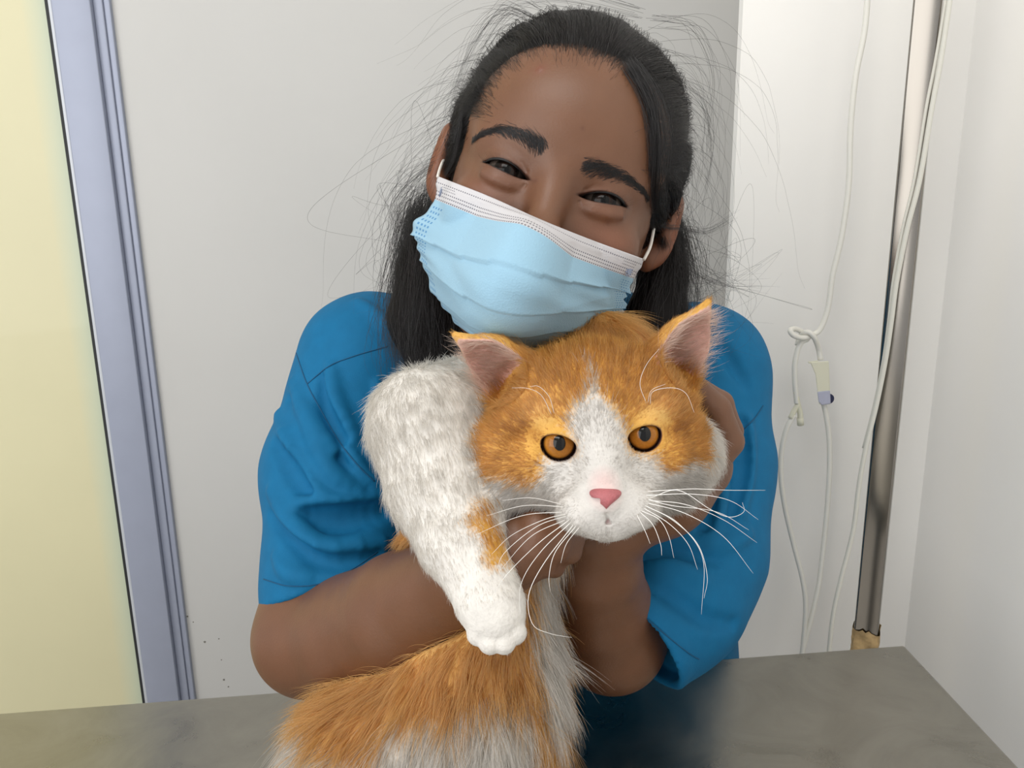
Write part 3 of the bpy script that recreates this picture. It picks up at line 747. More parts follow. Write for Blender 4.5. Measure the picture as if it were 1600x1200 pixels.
def shirt_sdf(P):
    d = shirt_base(P)
    for pts, r, k, sg in FP:
        lo, hi = pts.min(0) - .03, pts.max(0) + .03
        m = ((P > lo) & (P < hi)).all(1)
        if not m.any(): continue
        Pm = P[m]; c = None; n = len(pts)
        for i, (a, b) in enumerate(zip(pts[:-1], pts[1:])):
            r0 = r * math.sin(math.pi * min(1, (i + .6) / n)) ** .5; r1 = r * math.sin(math.pi * min(1, (i + 1.2) / n)) ** .5
            x = cone(Pm, a, b, r0, r1); c = x if c is None else np.minimum(c, x)
        d[m] = smin(d[m], c, k) if sg > 0 else smax(d[m], -c, k)
    d = d + .0009 * (vnoise(P.astype(float), 38, 3).astype(np.float32) - .5) * 2
    # hollow of the sleeve openings
    for hem, sl in ((HEM_A, SL_A), (HEM_B, SL_B)):
        inner = chain(P, [(a, b, c, r - .006) for a, b, c, r in sl[1:]] + [(sl[-1][0] + (sl[-1][0] - sl[-2][0]) * .5, sl[-1][1] + (sl[-1][1] - sl[-2][1]) * .5, sl[-1][2] - .01, sl[-1][3])])
        d = smax(d, -np.maximum(inner, -(plane_cut(P, *hem) + .014)), .002)
    return d
V, Fq = surface(shirt_sdf, axis((-.27, .25, .0024)), axis((-.14, .36, .0024)), axis((.50, .98, .003)))
shirt = mesh('scrub_shirt', W(V), Fq, M_shirt, person)
tag(shirt, 'teal blue short sleeved scrub shirt')
def seam(pts, n=60, r=.0005): tube('seam', W(drape(shirt_sdf, pts, n, .0002)), r, M_seam, shirt, 6)
seam([(463, 552), (480, 600), (505, 648), (530, 690), (560, 728), (585, 752)])
seam([(480, 600), (515, 572), (555, 556), (606, 541)])
seam([(1192, 634), (1180, 652), (1165, 668), (1150, 685)])
seam([(412, 905), (450, 915), (500, 912), (550, 890), (590, 862)], r=.0004)
seam([(1002, 958), (1040, 992), (1075, 1020), (1092, 1030)], r=.0004)

# trousers and shoes (behind the table)
hipc = KW(845, 1100, .93)
def leg_geo(sx):
    hx, hy = hipc[0] + sx * .085, hipc[1] - .0
    return [[hx, hy, hipc[2] + .02], [hx + sx * .015, hy - .01, .75], [hx + sx * .02, hy - .015, .48], [hx + sx * .02, hy + .0, .09]]
HZ = hipc[2]
def lower_sdf(P):
    d = ell(P, hipc, (.150, .100, .13))
    for sx in (-1, 1):
        g = np.array(leg_geo(sx)); rr = (.085, .078, .058, .050)
        for a, b, ra, rb_ in zip(g[:-1], g[1:], rr[:-1], rr[1:]): d = smin(d, cone(P, a, b, ra, rb_), .03)
    return np.maximum(d, -(P[:, 2] - .06))
V, Fq = surface(lower_sdf, axis((hipc[0] - .25, hipc[0] + .25, .008)), axis((hipc[1] - .2, hipc[1] + .2, .008)), axis((.03, HZ + .2, .008)), newton=1)
mesh('trousers', V, Fq[:, ::1], M_trous, person)
for sx in (-1, 1):
    g = np.array(leg_geo(sx))[-1]
    def shoe_sdf(P, g=g): return np.maximum(smin(ell(P, (g[0], g[1] - .05, .03), (.045, .12, .055)), ell(P, (g[0], g[1] + .01, .05), (.045, .06, .055)), .02), -P[:, 2])
    V, Fq = surface(shoe_sdf, axis((g[0] - .08, g[0] + .08, .006)), axis((g[1] - .2, g[1] + .1, .006)), axis((-.012, .14, .006)), newton=1)
    mesh('shoe', V, Fq, M_shoe, person)

# ------------------------------------------------------------------ face mask
CG = [  # rows from the nose edge to the chin edge, five columns from ear to ear (px, py, depth)
    [(683, 275, .536), (765, 307, .487), (843, 342, .460), (925, 375, .484), (1007, 405, .536)],
    [(679, 312, .536), (757, 344, .479), (835, 378, .449), (913, 409, .476), (990, 436, .536)],
    [(652, 362, .545), (728, 400, .474), (815, 428, .441), (902, 447, .470), (977, 457, .544)],
    [(658, 398, .550), (718, 445, .478), (800, 474, .446), (893, 484, .475), (973, 480, .549)],
    [(684, 462, .553), (728, 498, .493), (790, 516, .462), (886, 515, .489), (968, 502, .553)],
    [(716, 510, .552), (752, 533, .520), (795, 546, .490), (880, 545, .516), (958, 526, .552)]]
CG = np.array([[K(*p) for p in r] for r in CG])
NU, NV = 121, 97
cols_c = np.stack([catmull(CG[:, j], NV) for j in range(5)], 1)                  # NV x 5
MS = np.stack([catmull(cols_c[i], NU) for i in range(NV)], 0)                     # NV x NU x 3
du = np.gradient(MS, axis=1); dv_ = np.gradient(MS, axis=0); MN = np.cross(du, dv_); MN /= np.linalg.norm(MN, axis=2)[..., None]
if MN[NV // 2, NU // 2, 2] > 0: MN = -MN
u = np.linspace(0, 1, NU)[None, :]; v = np.linspace(0, 1, NV)[:, None]
disp = np.zeros((NV, NU))
for v0, amp, sl in ((0.40, .0030, -.10), (0.62, .0026, -.04), (0.80, .0018, 0.06)):
    vv = v - v0 - sl * (u - 0.5) * 2 * .35
    disp += amp * np.where(vv < 0, np.exp(vv / .045), -0.35 * np.exp(-vv / .03)) * (0.35 + 0.65 * np.abs(u - .5) * 2)
mid = .0115 * np.clip(1 - np.sqrt(((u - .45) / .24) ** 2 + .004), 0, 1) * np.clip(v / .2, 0, 1) * np.clip((1 - v) / .5, 0, 1)
crk = .0012 * np.sin(22 * u + 5 * np.sin(6 * v)) * np.clip(v * 3 - .6, 0, 1) * (1 - v)
wire = .0008 * np.exp(-((v - .075) / .03) ** 2)
fl = .004 * np.exp(-((v - .36) / .06) ** 2) * (np.exp(-u / .05))
vn = vnoise(np.stack([(u + 0 * v).ravel() * 5.0, (v + 0 * u).ravel() * 3.6 + (u + 0 * v).ravel() * 1.6, np.zeros(NU * NV)], 1), 1.0, 21).reshape(NV, NU)
crk = crk + .0034 * (.5 - np.abs(vn - .5)) * np.clip(v * 4 - .8, 0, 1) * np.clip((1 - v) * 4, 0, 1)
rip = .0010 * np.sin(60 * v) * (np.exp(-u / .06) + np.exp(-(1 - u) / .06)) * np.clip((v - .2) * 6, 0, 1)
MS = MS + MN * (disp + mid + crk + wire + rip + fl)[..., None]
for _ in range(14):                                   # keep the cloth off the skin
    fl_ = MS.reshape(-1, 3); cl = np.clip(.0032 - head_sdf(fl_.astype(np.float32)), 0, .01).reshape(NV, NU)
    cl[1:-1, 1:-1] = np.maximum(cl[1:-1, 1:-1], .25 * (cl[:-2, 1:-1] + cl[2:, 1:-1] + cl[1:-1, :-2] + cl[1:-1, 2:]))
    MS = MS - MS / np.linalg.norm(MS, axis=2)[..., None] * cl[..., None]
MV = W(MS.reshape(-1, 3)); back = W((MS - MN * .0009).reshape(-1, 3)); n0 = NU * NV
idx = np.arange(n0).reshape(NV, NU); q1 = np.stack([idx[:-1, :-1], idx[1:, :-1], idx[1:, 1:], idx[:-1, 1:]], -1).reshape(-1, 4)
rim = np.concatenate([idx[0, :], idx[1:, -1], idx[-1, -2::-1], idx[-2:0, :1].ravel()[:0], idx[-2:0:-1, 0]])
rimq = np.stack([rim, np.roll(rim, -1), np.roll(rim, -1) + n0, rim + n0], 1)
MF = np.concatenate([q1, q1[:, ::-1] + n0, rimq])
def mask_mat():
    m, nt, b = new_mat('pleated_nonwoven_mask'); N = nt.nodes; L = nt.links
    at = N.new('ShaderNodeAttribute'); at.attribute_name = 'UVMap'; sx = N.new('ShaderNodeSeparateXYZ'); L.new(at.outputs['Vector'], sx.inputs[0])
    def math_(op, a, b=None, c=None):
        n = N.new('ShaderNodeMath'); n.operation = op
        for i, x in enumerate((a, b, c)):
            if x is None: continue
            if isinstance(x, (int, float)): n.inputs[i].default_value = x
            else: L.new(x, n.inputs[i])
        return n.outputs[0]
    U, Vv = sx.outputs['X'], sx.outputs['Y']
    band = math_('LESS_THAN', Vv, 0.197)
    # stitched dash lines: rows of weld marks along the white band, short rows at the two ends
    def line(v0, w, freq, u0=-1.0, u1=2.0):
        a = math_('LESS_THAN', math_('ABSOLUTE', math_('SUBTRACT', Vv, v0)), w)
        d = math_('LESS_THAN', math_('FRACT', math_('MULTIPLY', U, freq)), 0.55)
        r = math_('MULTIPLY', a, d)
        if u0 > -1: r = math_('MULTIPLY', r, math_('GREATER_THAN', U, u0))
        if u1 < 2: r = math_('MULTIPLY', r, math_('LESS_THAN', U, u1))
        return r
    tot = None
    for args in ((0.052, .0056, 100), (0.130, .0056, 100), (0.158, .0056, 100), (0.188, .0056, 100), (0.075, .004, 120, .91, .975), (0.10, .004, 120, .91, .975), (0.075, .004, 120, .035, .10), (0.10, .004, 120, .035, .10)):
        l = line(*args); tot = l if tot is None else math_('MAXIMUM', tot, l)
    # weld dots at the side hems
    for lo, hi in ((0.010, 0.062), (0.938, 0.990)):
        a = math_('MULTIPLY', math_('GREATER_THAN', U, lo), math_('LESS_THAN', U, hi)); a = math_('MULTIPLY', a, math_('GREATER_THAN', Vv, 0.23))
        g = math_('MULTIPLY', math_('LESS_THAN', math_('FRACT', math_('MULTIPLY', U, 75)), 0.5), math_('LESS_THAN', math_('FRACT', math_('MULTIPLY', Vv, 38)), 0.45))
        tot = math_('MAXIMUM', tot, math_('MULTIPLY', a, g))
    c1 = N.new('ShaderNodeMix'); c1.data_type = 'RGBA'; c1.inputs[6].default_value = (*lin(150, 188, 210), 1); c1.inputs[7].default_value = (*lin(202, 200, 203), 1); L.new(band, c1.inputs[0])
    c2 = N.new('ShaderNodeMix'); c2.data_type = 'RGBA'; L.new(c1.outputs[2], c2.inputs[6])
    c3 = N.new('ShaderNodeMix'); c3.data_type = 'RGBA'; c3.inputs[6].default_value = (*lin(70, 130, 180), 1); c3.inputs[7].default_value = (*lin(88, 88, 100), 1); L.new(band, c3.inputs[0])
    L.new(c3.outputs[2], c2.inputs[7]); L.new(math_('MULTIPLY', tot, 0.85), c2.inputs[0])
    L.new(c2.outputs[2], b.inputs['Base Color']); b.inputs['Roughness'].default_value = 0.7; b.inputs['Specular IOR Level'].default_value = 0.2
    b.inputs['Sheen Weight'].default_value = 0.1
    vor = N.new('ShaderNodeTexVoronoi'); vor.inputs['Scale'].default_value = 900; tc = N.new('ShaderNodeTexCoord'); L.new(tc.outputs['Object'], vor.inputs['Vector'])
    bp = N.new('ShaderNodeBump'); bp.inputs['Strength'].default_value = 0.25; bp.inputs['Distance'].default_value = 0.0006
    L.new(math_('SUBTRACT', vor.outputs['Distance'], tot), bp.inputs['Height']); L.new(bp.outputs['Normal'], b.inputs['Normal'])
    return m
M_mask = mask_mat()
mask = mesh('face_mask', np.concatenate([MV, back]), MF, M_mask, person)
tag(mask, 'pale blue pleated face mask with a white top band')
ua = mask.data.attributes.new('UVMap', 'FLOAT_VECTOR', 'POINT')
uvw = np.zeros((2 * n0, 3), np.float32); uvw[:n0, 0] = np.tile(np.linspace(0, 1, NU), NV); uvw[:n0, 1] = np.repeat(np.linspace(0, 1, NV), NU); uvw[n0:] = uvw[:n0]
ua.data.foreach_set('vector', uvw.ravel())
M_loop = pmat('white_elastic', lin(228, 222, 214), 0.7, noise=0.05, nscale=300)
M_print = pmat('grey_blue_print', lin(140, 150, 172), 0.7, noise=0.05, nscale=300)
def mp_(u_, v_, lift=.0006):
    i = int(round(v_ * (NV - 1))); j = int(round(u_ * (NU - 1))); return MS[i, j] + MN[i, j] * lift
# printed spiky ball at both ends of the white band
for uu, vv in ((.955, .145), (.028, .130)):
    c = mp_(uu, vv); i, j = int(vv * (NV - 1)), int(uu * (NU - 1)); ax = unit(MS[i, j + 2] - MS[i, j - 2] if j > 2 else MS[i, j + 3] - MS[i, j]); nz = MN[i, j]; ay = np.cross(nz, ax)
    Vp, Fp = [], []
    sx_ = 1.0 if uu > .5 else 0.45
    def disc(cc, r, n=14, z=0):
        b0 = len(Vp)
        for a in np.linspace(0, 2 * math.pi, n, endpoint=False):
            Vp.append(W(cc + ax * r * math.cos(a) * sx_ + ay * r * math.sin(a) + nz * (.0002 + z)))
        for a in np.linspace(0, 2 * math.pi, n, endpoint=False):
            Vp.append(W(cc + ax * r * math.cos(a) * sx_ + ay * r * math.sin(a) - nz * .0006))
        Fp.append(tuple(range(b0, b0 + n)))
        for k in range(n): Fp.append((b0 + k, b0 + (k + 1) % n, b0 + n + (k + 1) % n, b0 + n + k))
    disc(c, .0021)
    for a in np.linspace(0, 2 * math.pi, 11, endpoint=False): disc(c + (ax * math.cos(a) * sx_ + ay * math.sin(a)) * .0031, .00045, 6)
    mesh('printed_emblem', Vp, Fp, M_print, mask, smooth=False)
def loop(pts, n=40): tube('ear_loop', W(catmull(np.array([K(*p) for p in pts]), n)), .0011, M_loop, mask, 8)
loop([(1006, 406, .533), (1016, 385, .538), (1022, 355, .548), (1027, 325, .565), (1030, 312, .585), (1030, 312, .600)])
loop([(684, 276, .534), (688, 262, .546), (694, 250, .562), (702, 248, .590)])

# ------------------------------------------------------------------ the woman's hair
def hairline(q):                                      # < 0 over the bare face, mm
    x, y = np.abs(q[:, 0] + 1) / 62.0, np.abs(q[:, 1] - 18) / 70.0
    g = (x ** 2.6 + np.where(q[:, 1] > 18, y, y * .2) ** 2.6) ** (1 / 2.6)
    return (g - 1) * 60.0
CAPC, CAPR = np.array([0, 45, -91.0]), np.array([82, 90, 101.0])
def cap_sdf(P):
    q = HL(P)
    d = ell(q, CAPC, CAPR)
    lum = vnoise(np.stack([np.arctan2(q[:, 0], q[:, 1] - 20) * 4.5, q[:, 2] * .008, q[:, 0] * 0], 1).astype(float), 1.6, 5).astype(np.float32)
    d = d + (lum - .5) * 5.0
    face = np.maximum(hairline(q), -(q[:, 2] + 72))
    d = smax(d, -face, 14)
    d = smax(d, -np.maximum(q[:, 1] - 26, -(q[:, 2] + 84)), 8)             # clear of the ears and cheeks
    d = smin(d, ell(q, (0, -30, -135), (66, 70, 44)), 20)                   # gathered at the nape
    return d / 1000.0
V, Fq = surface(cap_sdf, axis((-.11, .17, .003)), axis((-.31, -.02, .003)), axis((.47, .72, .003)), newton=1)
M_cap = pmat('black_scalp_hair', lin(18, 15, 15), 0.6, spec=0.15, noise=0.3, nscale=40, bump=0.4, bscale=300)
mesh('hair_mass', W(V), Fq, M_cap, person)
def clumpnoise(a, n, amp): return (np.take(rng.normal(0, amp, (n,)), a % n))
# swept-back strands, laid over the skull towards the nape
n = 15000
th = rng.uniform(-2.05, 2.05, n); depth0 = np.abs(rng.normal(0, 1, n)) * 34; hz = rng.random(n) < .5
depth0[hz] = rng.uniform(0, 10, hz.sum())
hx = np.sin(th); hy = np.cos(th)
sc = 1.0 / ((np.abs(hx) / 62) ** 2.6 + (np.abs(hy) / 70) ** 2.6) ** (1 / 2.6)
p = np.stack([hx * sc - 1, 18 + hy * sc, np.zeros(n)], 1)
p[:, 2] = CAPC[2] + CAPR[2] * np.sqrt(np.maximum(0.02, 1 - ((p[:, 0] - CAPC[0]) / CAPR[0]) ** 2 - ((p[:, 1] - CAPC[1]) / CAPR[1]) ** 2))
tie = np.array([0, -25, -175.0])
def onto(p, k): # onto the skull ellipsoid scaled by k
    r = (p - CAPC) / CAPR; return CAPC + CAPR * r / np.linalg.norm(r, axis=1)[:, None] * k[:, None]
clump = np.floor(th * 16).astype(int); lift = np.array([rng.normal(0, 1) for _ in range(200)])[clump % 200]
inset = np.where(rng.random(n) < .16, np.abs(rng.normal(0, 5, n)), 0); p[:, 0] -= hx * inset; p[:, 1] -= hy * inset
p = onto(p, np.full(n, .955))
def step(p, ds, k, wob):
    r = (p - CAPC) / CAPR ** 2; nn = r / np.linalg.norm(r, axis=1)[:, None]
    g = tie - p; g = g + np.stack([p[:, 0] * 1.7, np.clip((p[:, 1] - 30) * 3.5, 0, 150), -np.zeros(len(p))], 1)
    g = g + wob; g -= nn * (g * nn).sum(1)[:, None]; g /= np.linalg.norm(g, axis=1)[:, None]
    return onto(p + g * ds[:, None], k)
wob = rng.normal(0, 7, (n, 3)) + np.array([rng.normal(0, 9, 3) for _ in range(200)])[clump % 200]
for _ in range(8): p = step(p, depth0 / 8, np.full(n, .985), wob * 0)
kk = 16; path = [p]; Lh = rng.uniform(90, 190, n)
for i in range(kk - 1):
    t = (i + 1) / (kk - 1); rise = 1.0 + (.035 + .016 * lift + rng.normal(0, .010, n) * .6) * min(1, t * 3.2) * (1 - .4 * t) + (rng.random(n) < .02) * .05 * math.sin(math.pi * t)
    p = step(p, Lh / (kk - 1), rise, wob); path.append(p)
S1 = HC(np.stack(path, 1))
keep = np.ones(n, bool)
hcol = lambda n_: np.array(lin(22, 19, 20)) * rng.gamma(1.6, .62, (n_, 1)).clip(.2, 4) * np.array([1.0, .95, .92])  # randomly lighter strands put the sheen into the hair colour
hair('head_hair', S1[keep], .00011, M_hairv, person, hcol(len(S1)))
# baby hair along the hairline
n = 6500; th = rng.uniform(-1.45, 1.45, n); sc = 1.0 / ((np.abs(np.sin(th)) / 62) ** 2.6 + (np.abs(np.cos(th)) / 70) ** 2.6) ** (1 / 2.6)
ins = -np.abs(rng.normal(0, 6.0, n)) + 4; p = np.stack([np.sin(th) * (sc + ins) - 1, 18 + np.cos(th) * (sc + ins), np.zeros(n)], 1)
wpx = HC(p); pr = np.stack([wpx[:, 0] / wpx[:, 2] * F + 800, wpx[:, 1] / wpx[:, 2] * F + 600], 1)
P0 = march(head_sdf, pr[:, 0], pr[:, 1]); hit_ = P0[:, 2] < .60; P0, th = P0[hit_], th[hit_]; n = len(P0); Nn = normals(head_sdf, P0)
D = (np.stack([np.sin(th), np.cos(th), -.3 + 0 * th], 1) + rng.normal(0, .18, (n, 3))) @ MH.T
D -= Nn * (D * Nn).sum(1)[:, None] * .9; D /= np.linalg.norm(D, axis=1)[:, None]
Lg = rng.uniform(.012, .030, n); uu = np.linspace(0, 1, 6)
hair('baby_hair', P0[:, None] + D[:, None] * (Lg[:, None] * uu)[..., None] + Nn[:, None] * (Lg[:, None] * (.10 + .16 * uu) * uu)[..., None], .00006, M_hair, person)
# long hair hanging over the shoulders
def lock(guides, n, spread, kk=18, frizz=.0, on=None):
    """guides: list of (px, py, depth); strands scattered round the guide by spread (metres, one value for each guide point)"""
    if on is not None:                                # laid on the skin where the guide meets it
        hp_ = march(on, [g[0] for g in guides], [g[1] for g in guides])
        guides = [(g[0], g[1], (h[2] - .0025) if h[2] < g[2] + .03 else g[2]) for g, h in zip(guides, hp_)]
    G = np.array([K(*g) for g in guides]); spread = np.broadcast_to(np.asarray(spread, float), (len(G),))
    off = rng.normal(0, 1, (n, 3)); out = np.empty((n, kk, 3))
    for i in range(n):
        o2 = off[i] + rng.normal(0, .25, (len(G), 3)); pts = G + o2 * spread[:, None]
        out[i] = catmull(pts, kk)
    if frizz: out += np.cumsum(rng.normal(0, frizz, out.shape), 1)
    return out
LONG = [lock([(672, 330, .615), (664, 400, .605), (655, 470, .592), (650, 530, .585), (652, 578, .583)], 900, [.008, .012, .013, .013, .010]),
        lock([(690, 360, .610), (690, 440, .600), (690, 510, .586), (700, 570, .580)], 700, [.006, .010, .013, .010]),
        lock([(655, 330, .620), (636, 420, .612), (622, 500, .598), (630, 560, .590)], 200, [.006, .006, .006, .006]),
        lock([(1046, 360, .610), (1040, 420, .605), (1030, 470, .598), (1022, 540, .592)], 900, [.006, .009, .011, .012]),
        lock([(1056, 350, .615), (1060, 420, .610), (1066, 480, .602), (1070, 530, .596)], 90, [.004, .007, .009, .010])]
LONG = np.concatenate(LONG); hair('long_hair', LONG, .00011, M_hairv, person, hcol(len(LONG)))
for pts_ in ([(676, 350, .618, .012), (668, 420, .606, .022), (664, 500, .594, .026), (668, 562, .588, .017)], [(1046, 350, .618, .010), (1036, 430, .607, .017), (1026, 500, .600, .022), (1018, 550, .594, .018)]):
    def strand_mass(P, pts_=pts_): return chain(P, pts_, .01)
    V, Fq = surface(strand_mass, axis((-.12, .16, .0035)), axis((-.16, .02, .0035)), axis((.54, .66, .0035)))
    mesh('hair_mass', W(V), Fq, M_cap, person)
LOOSE = [lock([(722, 165, .545), (700, 240, .560), (650, 275, .575), (618, 318, .580), (622, 360, .585), (645, 405, .585)], 40, [.002, .003, .006, .006, .007, .008], 22, frizz=.0002),
         lock([(715, 200, .555), (680, 290, .575), (640, 350, .585), (636, 400, .588), (650, 450, .585)], 60, [.003, .005, .007, .007, .008], 22, frizz=.0002),
         lock([(726, 160, .530), (718, 215, .524), (708, 250, .527), (695, 275, .532)], 26, [.0012, .0010, .0010, .0008]),
         lock([(752, 140, .516), (730, 180, .522), (712, 225, .533), (696, 270, .548)], 160, [.0025, .0025, .0022, .002], on=head_sdf),
         lock([(985, 108, .505), (1014, 160, .510), (1024, 225, .520), (1022, 300, .532), (1028, 350, .545), (1038, 385, .57)], 420, [.0030, .0035, .0035, .0030, .0025, .002], on=head_sdf),
         lock([(1024, 320, .540), (1034, 352, .548), (1069, 358, .560), (1106, 362, .565), (1144, 341, .570)], 22, [.0008, .0008, .0010, .0015, .0025], 24),
         lock([(1050, 371, .590), (1080, 416, .590), (1125, 439, .590), (1188, 446, .595)], 14, [.002, .003, .004, .006], 20),
         lock([(1060, 340, .600), (1075, 400, .600), (1066, 450, .600), (1090, 470, .600)], 40, [.003, .006, .010, .012], 20, frizz=.0003),
         lock([(842, 36, .545), (790, 20, .545), (752, 62, .548), (722, 124, .555), (705, 190, .565)], 34, [.003, .004, .005, .004, .004], 22),
         lock([(1020, 30, .560), (1080, 40, .575), (1110, 94, .585), (1116, 150, .590), (1108, 220, .595)], 12, [.004, .005, .006, .006, .008], 22, frizz=.0002),
         lock([(1075, 130, .590), (1112, 170, .600), (1118, 250, .605), (1100, 330, .605)], 14, [.004, .006, .008, .010], 20, frizz=.0003),
         lock([(1000, 25, .570), (900, 2, .570), (840, 0, .570), (770, 12, .575)], 14, [.003, .004, .005, .006], 20)]
fly = []
for i in range(330):                                   # flyaways
    a = rng.uniform(-2.3, 2.3); r0 = np.array([math.sin(a) * 78, 42 + math.cos(a) * 84, -95 + rng.normal(0, 18)])
    o = np.array([math.sin(a), math.cos(a), rng.normal(0, .3)]); tang = np.array([math.cos(a), -math.sin(a), 0]) * (1 if a > 0 else -1)
    Lq = rng.gamma(2.2, 14) + 12; h = Lq * rng.uniform(.15, .75)
    curl = rng.normal(0, .5)
    pts = [r0 + tang * Lq * u_ * 1.3 + o * h * math.sin(min(1, u_ * (1 + curl * .3)) * math.pi * .8) + np.array([0, -1, 0]) * Lq * .5 * u_ * u_ for u_ in np.linspace(0, 1, 18)]
    fly.append(HC(np.array(pts) + np.cumsum(rng.normal(0, .35, (18, 3)), 0)))
for i in range(150):                                   # loose hair beside the neck
    s = -1 if rng.random() < .55 else 1
    x0, y0 = (690, 300) if s < 0 else (1048, 370)
    a = K(x0 + rng.normal(0, 8), y0 + rng.normal(0, 40), .59); b_ = K(x0 + s * rng.gamma(2, 22), y0 + 40 + rng.normal(0, 50), .585 + rng.normal(0, .01)); c = K(x0 + s * rng.gamma(2.2, 24), y0 + 100 + rng.normal(0, 60), .585 + rng.normal(0, .01)); e = K(x0 + s * rng.gamma(1.6, 30) - s * 20, y0 + 170 + rng.normal(0, 40), .59)
    fly.append(catmull([a, b_, c, e], 18) + np.cumsum(rng.normal(0, .0002, (18, 3)), 0))
allp = []
for b_ in LOOSE + [np.array(fly)]:
    for st in b_: allp.append(catmull(st, 22) if len(st) != 22 else st)
hair('loose_hair', np.array(allp), .000075, M_hair, person, taper=.3)

# ------------------------------------------------------------------ the cat
TD = CAM[2] - TABLE_Z                                 # table plane: P . dn = TD in camera axes
EYC = {-1: (872, 693), 1: (1002, 679)}
R_EYE = .0104
def eyec(s): return K(*EYC[s], .4185 + .0092)
def cat_ear(P, pts, op, shift, shrink):
    o = chain(P, pts, .006)
    m = o < .02
    if m.any():
        Q = P[m] - (np.asarray(op) * shift).astype(np.float32)
        i = chain(Q, [(a, b, c, max(r * shrink - .0004, .0006)) for a, b, c, r in pts], .006)
        o[m] = smax(o[m], -i, .0015)
    return o
EAR_L = [(812, 598, .458, .0195), (768, 560, .452, .0130), (712, 524, .448, .0022)]
EAR_R = [(1042, 586, .458, .0205), (1072, 535, .452, .0140), (1106, 473, .446, .0022)]
OP_L, OP_R = unit((-.25, .48, -.84)), unit((.42, .20, -.88))
def cathead(P):
    q = P
    d = ell(P, K(930, 632, .464), (.0500, .0365, .046))
    d = smin(d, ell(P, K(804, 706, .452), (.0240, .0250, .026)), .018)
    d = smin(d, ell(P, K(1038, 690, .456), (.0205, .0240, .026)), .018)
    d = smin(d, ell(P, K(824, 752, .452), (.021, .020, .022)), .016)
    d = smin(d, ell(P, K(1030, 742, .458), (.020, .020, .022)), .016)
    d = smin(d, ell(P, K(945, 745, .438), (.036, .026, .030)), .018)           # lower face
    d = smin(d, cone(P, K(934, 640, .424), K(944, 752, .4035), .0135, .0098), .014)   # bridge of the nose
    for s in (-1, 1):
        ex, ey = EYC[s]
        d = smin(d, ell(P, K(ex + s * 2, ey - 40, .432), (.0165, .009, .012)), .012)  # brows
        d = smin(d, ell(P, K(ex + s * 22, ey + 36, .432), (.016, .012, .013)), .012)  # cheek under the eye
    d = smin(d, ell(P, K(916, 800, .4055), (.0155, .0118, .0125)), .010)        # whisker pads
    d = smin(d, ell(P, K(984, 795, .4055), (.0155, .0118, .0125)), .010)
    d = smin(d, ell(P, K(950, 818, .4080), (.0125, .0090, .0100)), .006)        # chin
    d = smin(d, cone(P, K(946, 776, .3990), K(947, 782, .3965), .0072, .0062), .005)
    d = smax(d, -cone(P, K(948, 803, .3925), K(950, 812, .395), .0004, .0004), .0020)
    for s in (-1, 1):
        m1 = cone(P, K(950, 816, .3955), K(950 + s * 32, 824, .400), .0004, .0002)
        d = smax(d, -m1, .002)
    for s in (-1, 1):
        c = eyec(s)
        d = smin(d, sph(P, c, .0118), .006)
        w = P - c.astype(np.float32); a = -math.radians(13) * s
        ex = (w[:, 0] * math.cos(a) + w[:, 1] * math.sin(a)); ey = -w[:, 0] * math.sin(a) + w[:, 1] * math.cos(a) - .0004
        lens = (np.sqrt((ex / 1.13) ** 2 + (np.where(ey < 0, ey * 1.55, ey * 1.0)) ** 2) - .0084)
        d = smax(d, -np.maximum(lens, w[:, 2] + .001), .0016)
    d = smin(d, cat_ear(P, EAR_L, OP_L, .0075, .95), .008)
    d = smin(d, cat_ear(P, EAR_R, OP_R, .0075, .95), .008)
    return d
LEG_A = [(740, 640, .505, .034), (668, 666, .470, .0320), (690, 760, .455, .0285), (724, 842, .436, .0225), (757, 920, .418, .0154), (771, 955, .408, .0136), (774, 966, .406, .0122)]
LEG_B = [(1025, 680, .495, .026), (1070, 708, .472, .0190), (1056, 735, .456, .0165)]
TRUNK = [(905, 600, .535, .045), (845, 720, .515, .048), (768, 850, .500, .033), (760, 960, .500, .035), (738, 1040, .505, .045), (700, 1140, .515, .062), (660, 1230, .525, .068)]
def catbody(P):
    d = chain(P, TRUNK, .02)
    d = smin(d, ell(P, K(905, 590, .535), (.054, .042, .045)), .02)             # nape
    d = smin(d, ell(P, K(588, 1165, .520), (.050, .042, .060)), .03)            # haunch
    d = smin(d, ell(P, K(780, 1090, .500), (.034, .040, .035)), .025)           # belly
    d = smin(d, ell(P, K(672, 900, .525), (.024, .040, .030)), .03)             # flank behind the arm
    l = chain(P, LEG_A, .012)
    for i, (x, y) in enumerate(((748, 990), (766, 1003), (787, 1003), (804, 988))):
        l = smin(l, cone(P, K(773 + (x - 776) * .75, 968, .4035), K(x, y, .3975 + .0025 * abs(i - 1.5)), .0066, .0062), .0010)   # toes
    d = smin(d, l, .010)
    d = smin(d, chain(P, LEG_B, .01), .010)
    return d
def cat_sdf(P):
    d = near(cathead, P, K(925, 660, .45), .095, .03)
    d = smin(d, catbody(P), .012)
    d = smax(d, -(np.minimum(arms_sdf(P), shirt_base(P)) - .0008), .003)         # yields to her arms and shirt
    return smax(d, (P @ dn.astype(np.float32)) - (TD - .002), .006)              # sits on the table top
X = axis((-.19, -.045, .0024), (-.045, .115, .0010), (.115, .14, .0024))
Y = axis((-.065, -.055, .0024), (-.055, .085, .0010), (.085, .34, .0024))
Z = axis((.375, .389, .0024), (.389, .475, .0010), (.475, .64, .0030))
V, Fq = surface(cat_sdf, X, Y, Z)
CV, CF = V, Fq
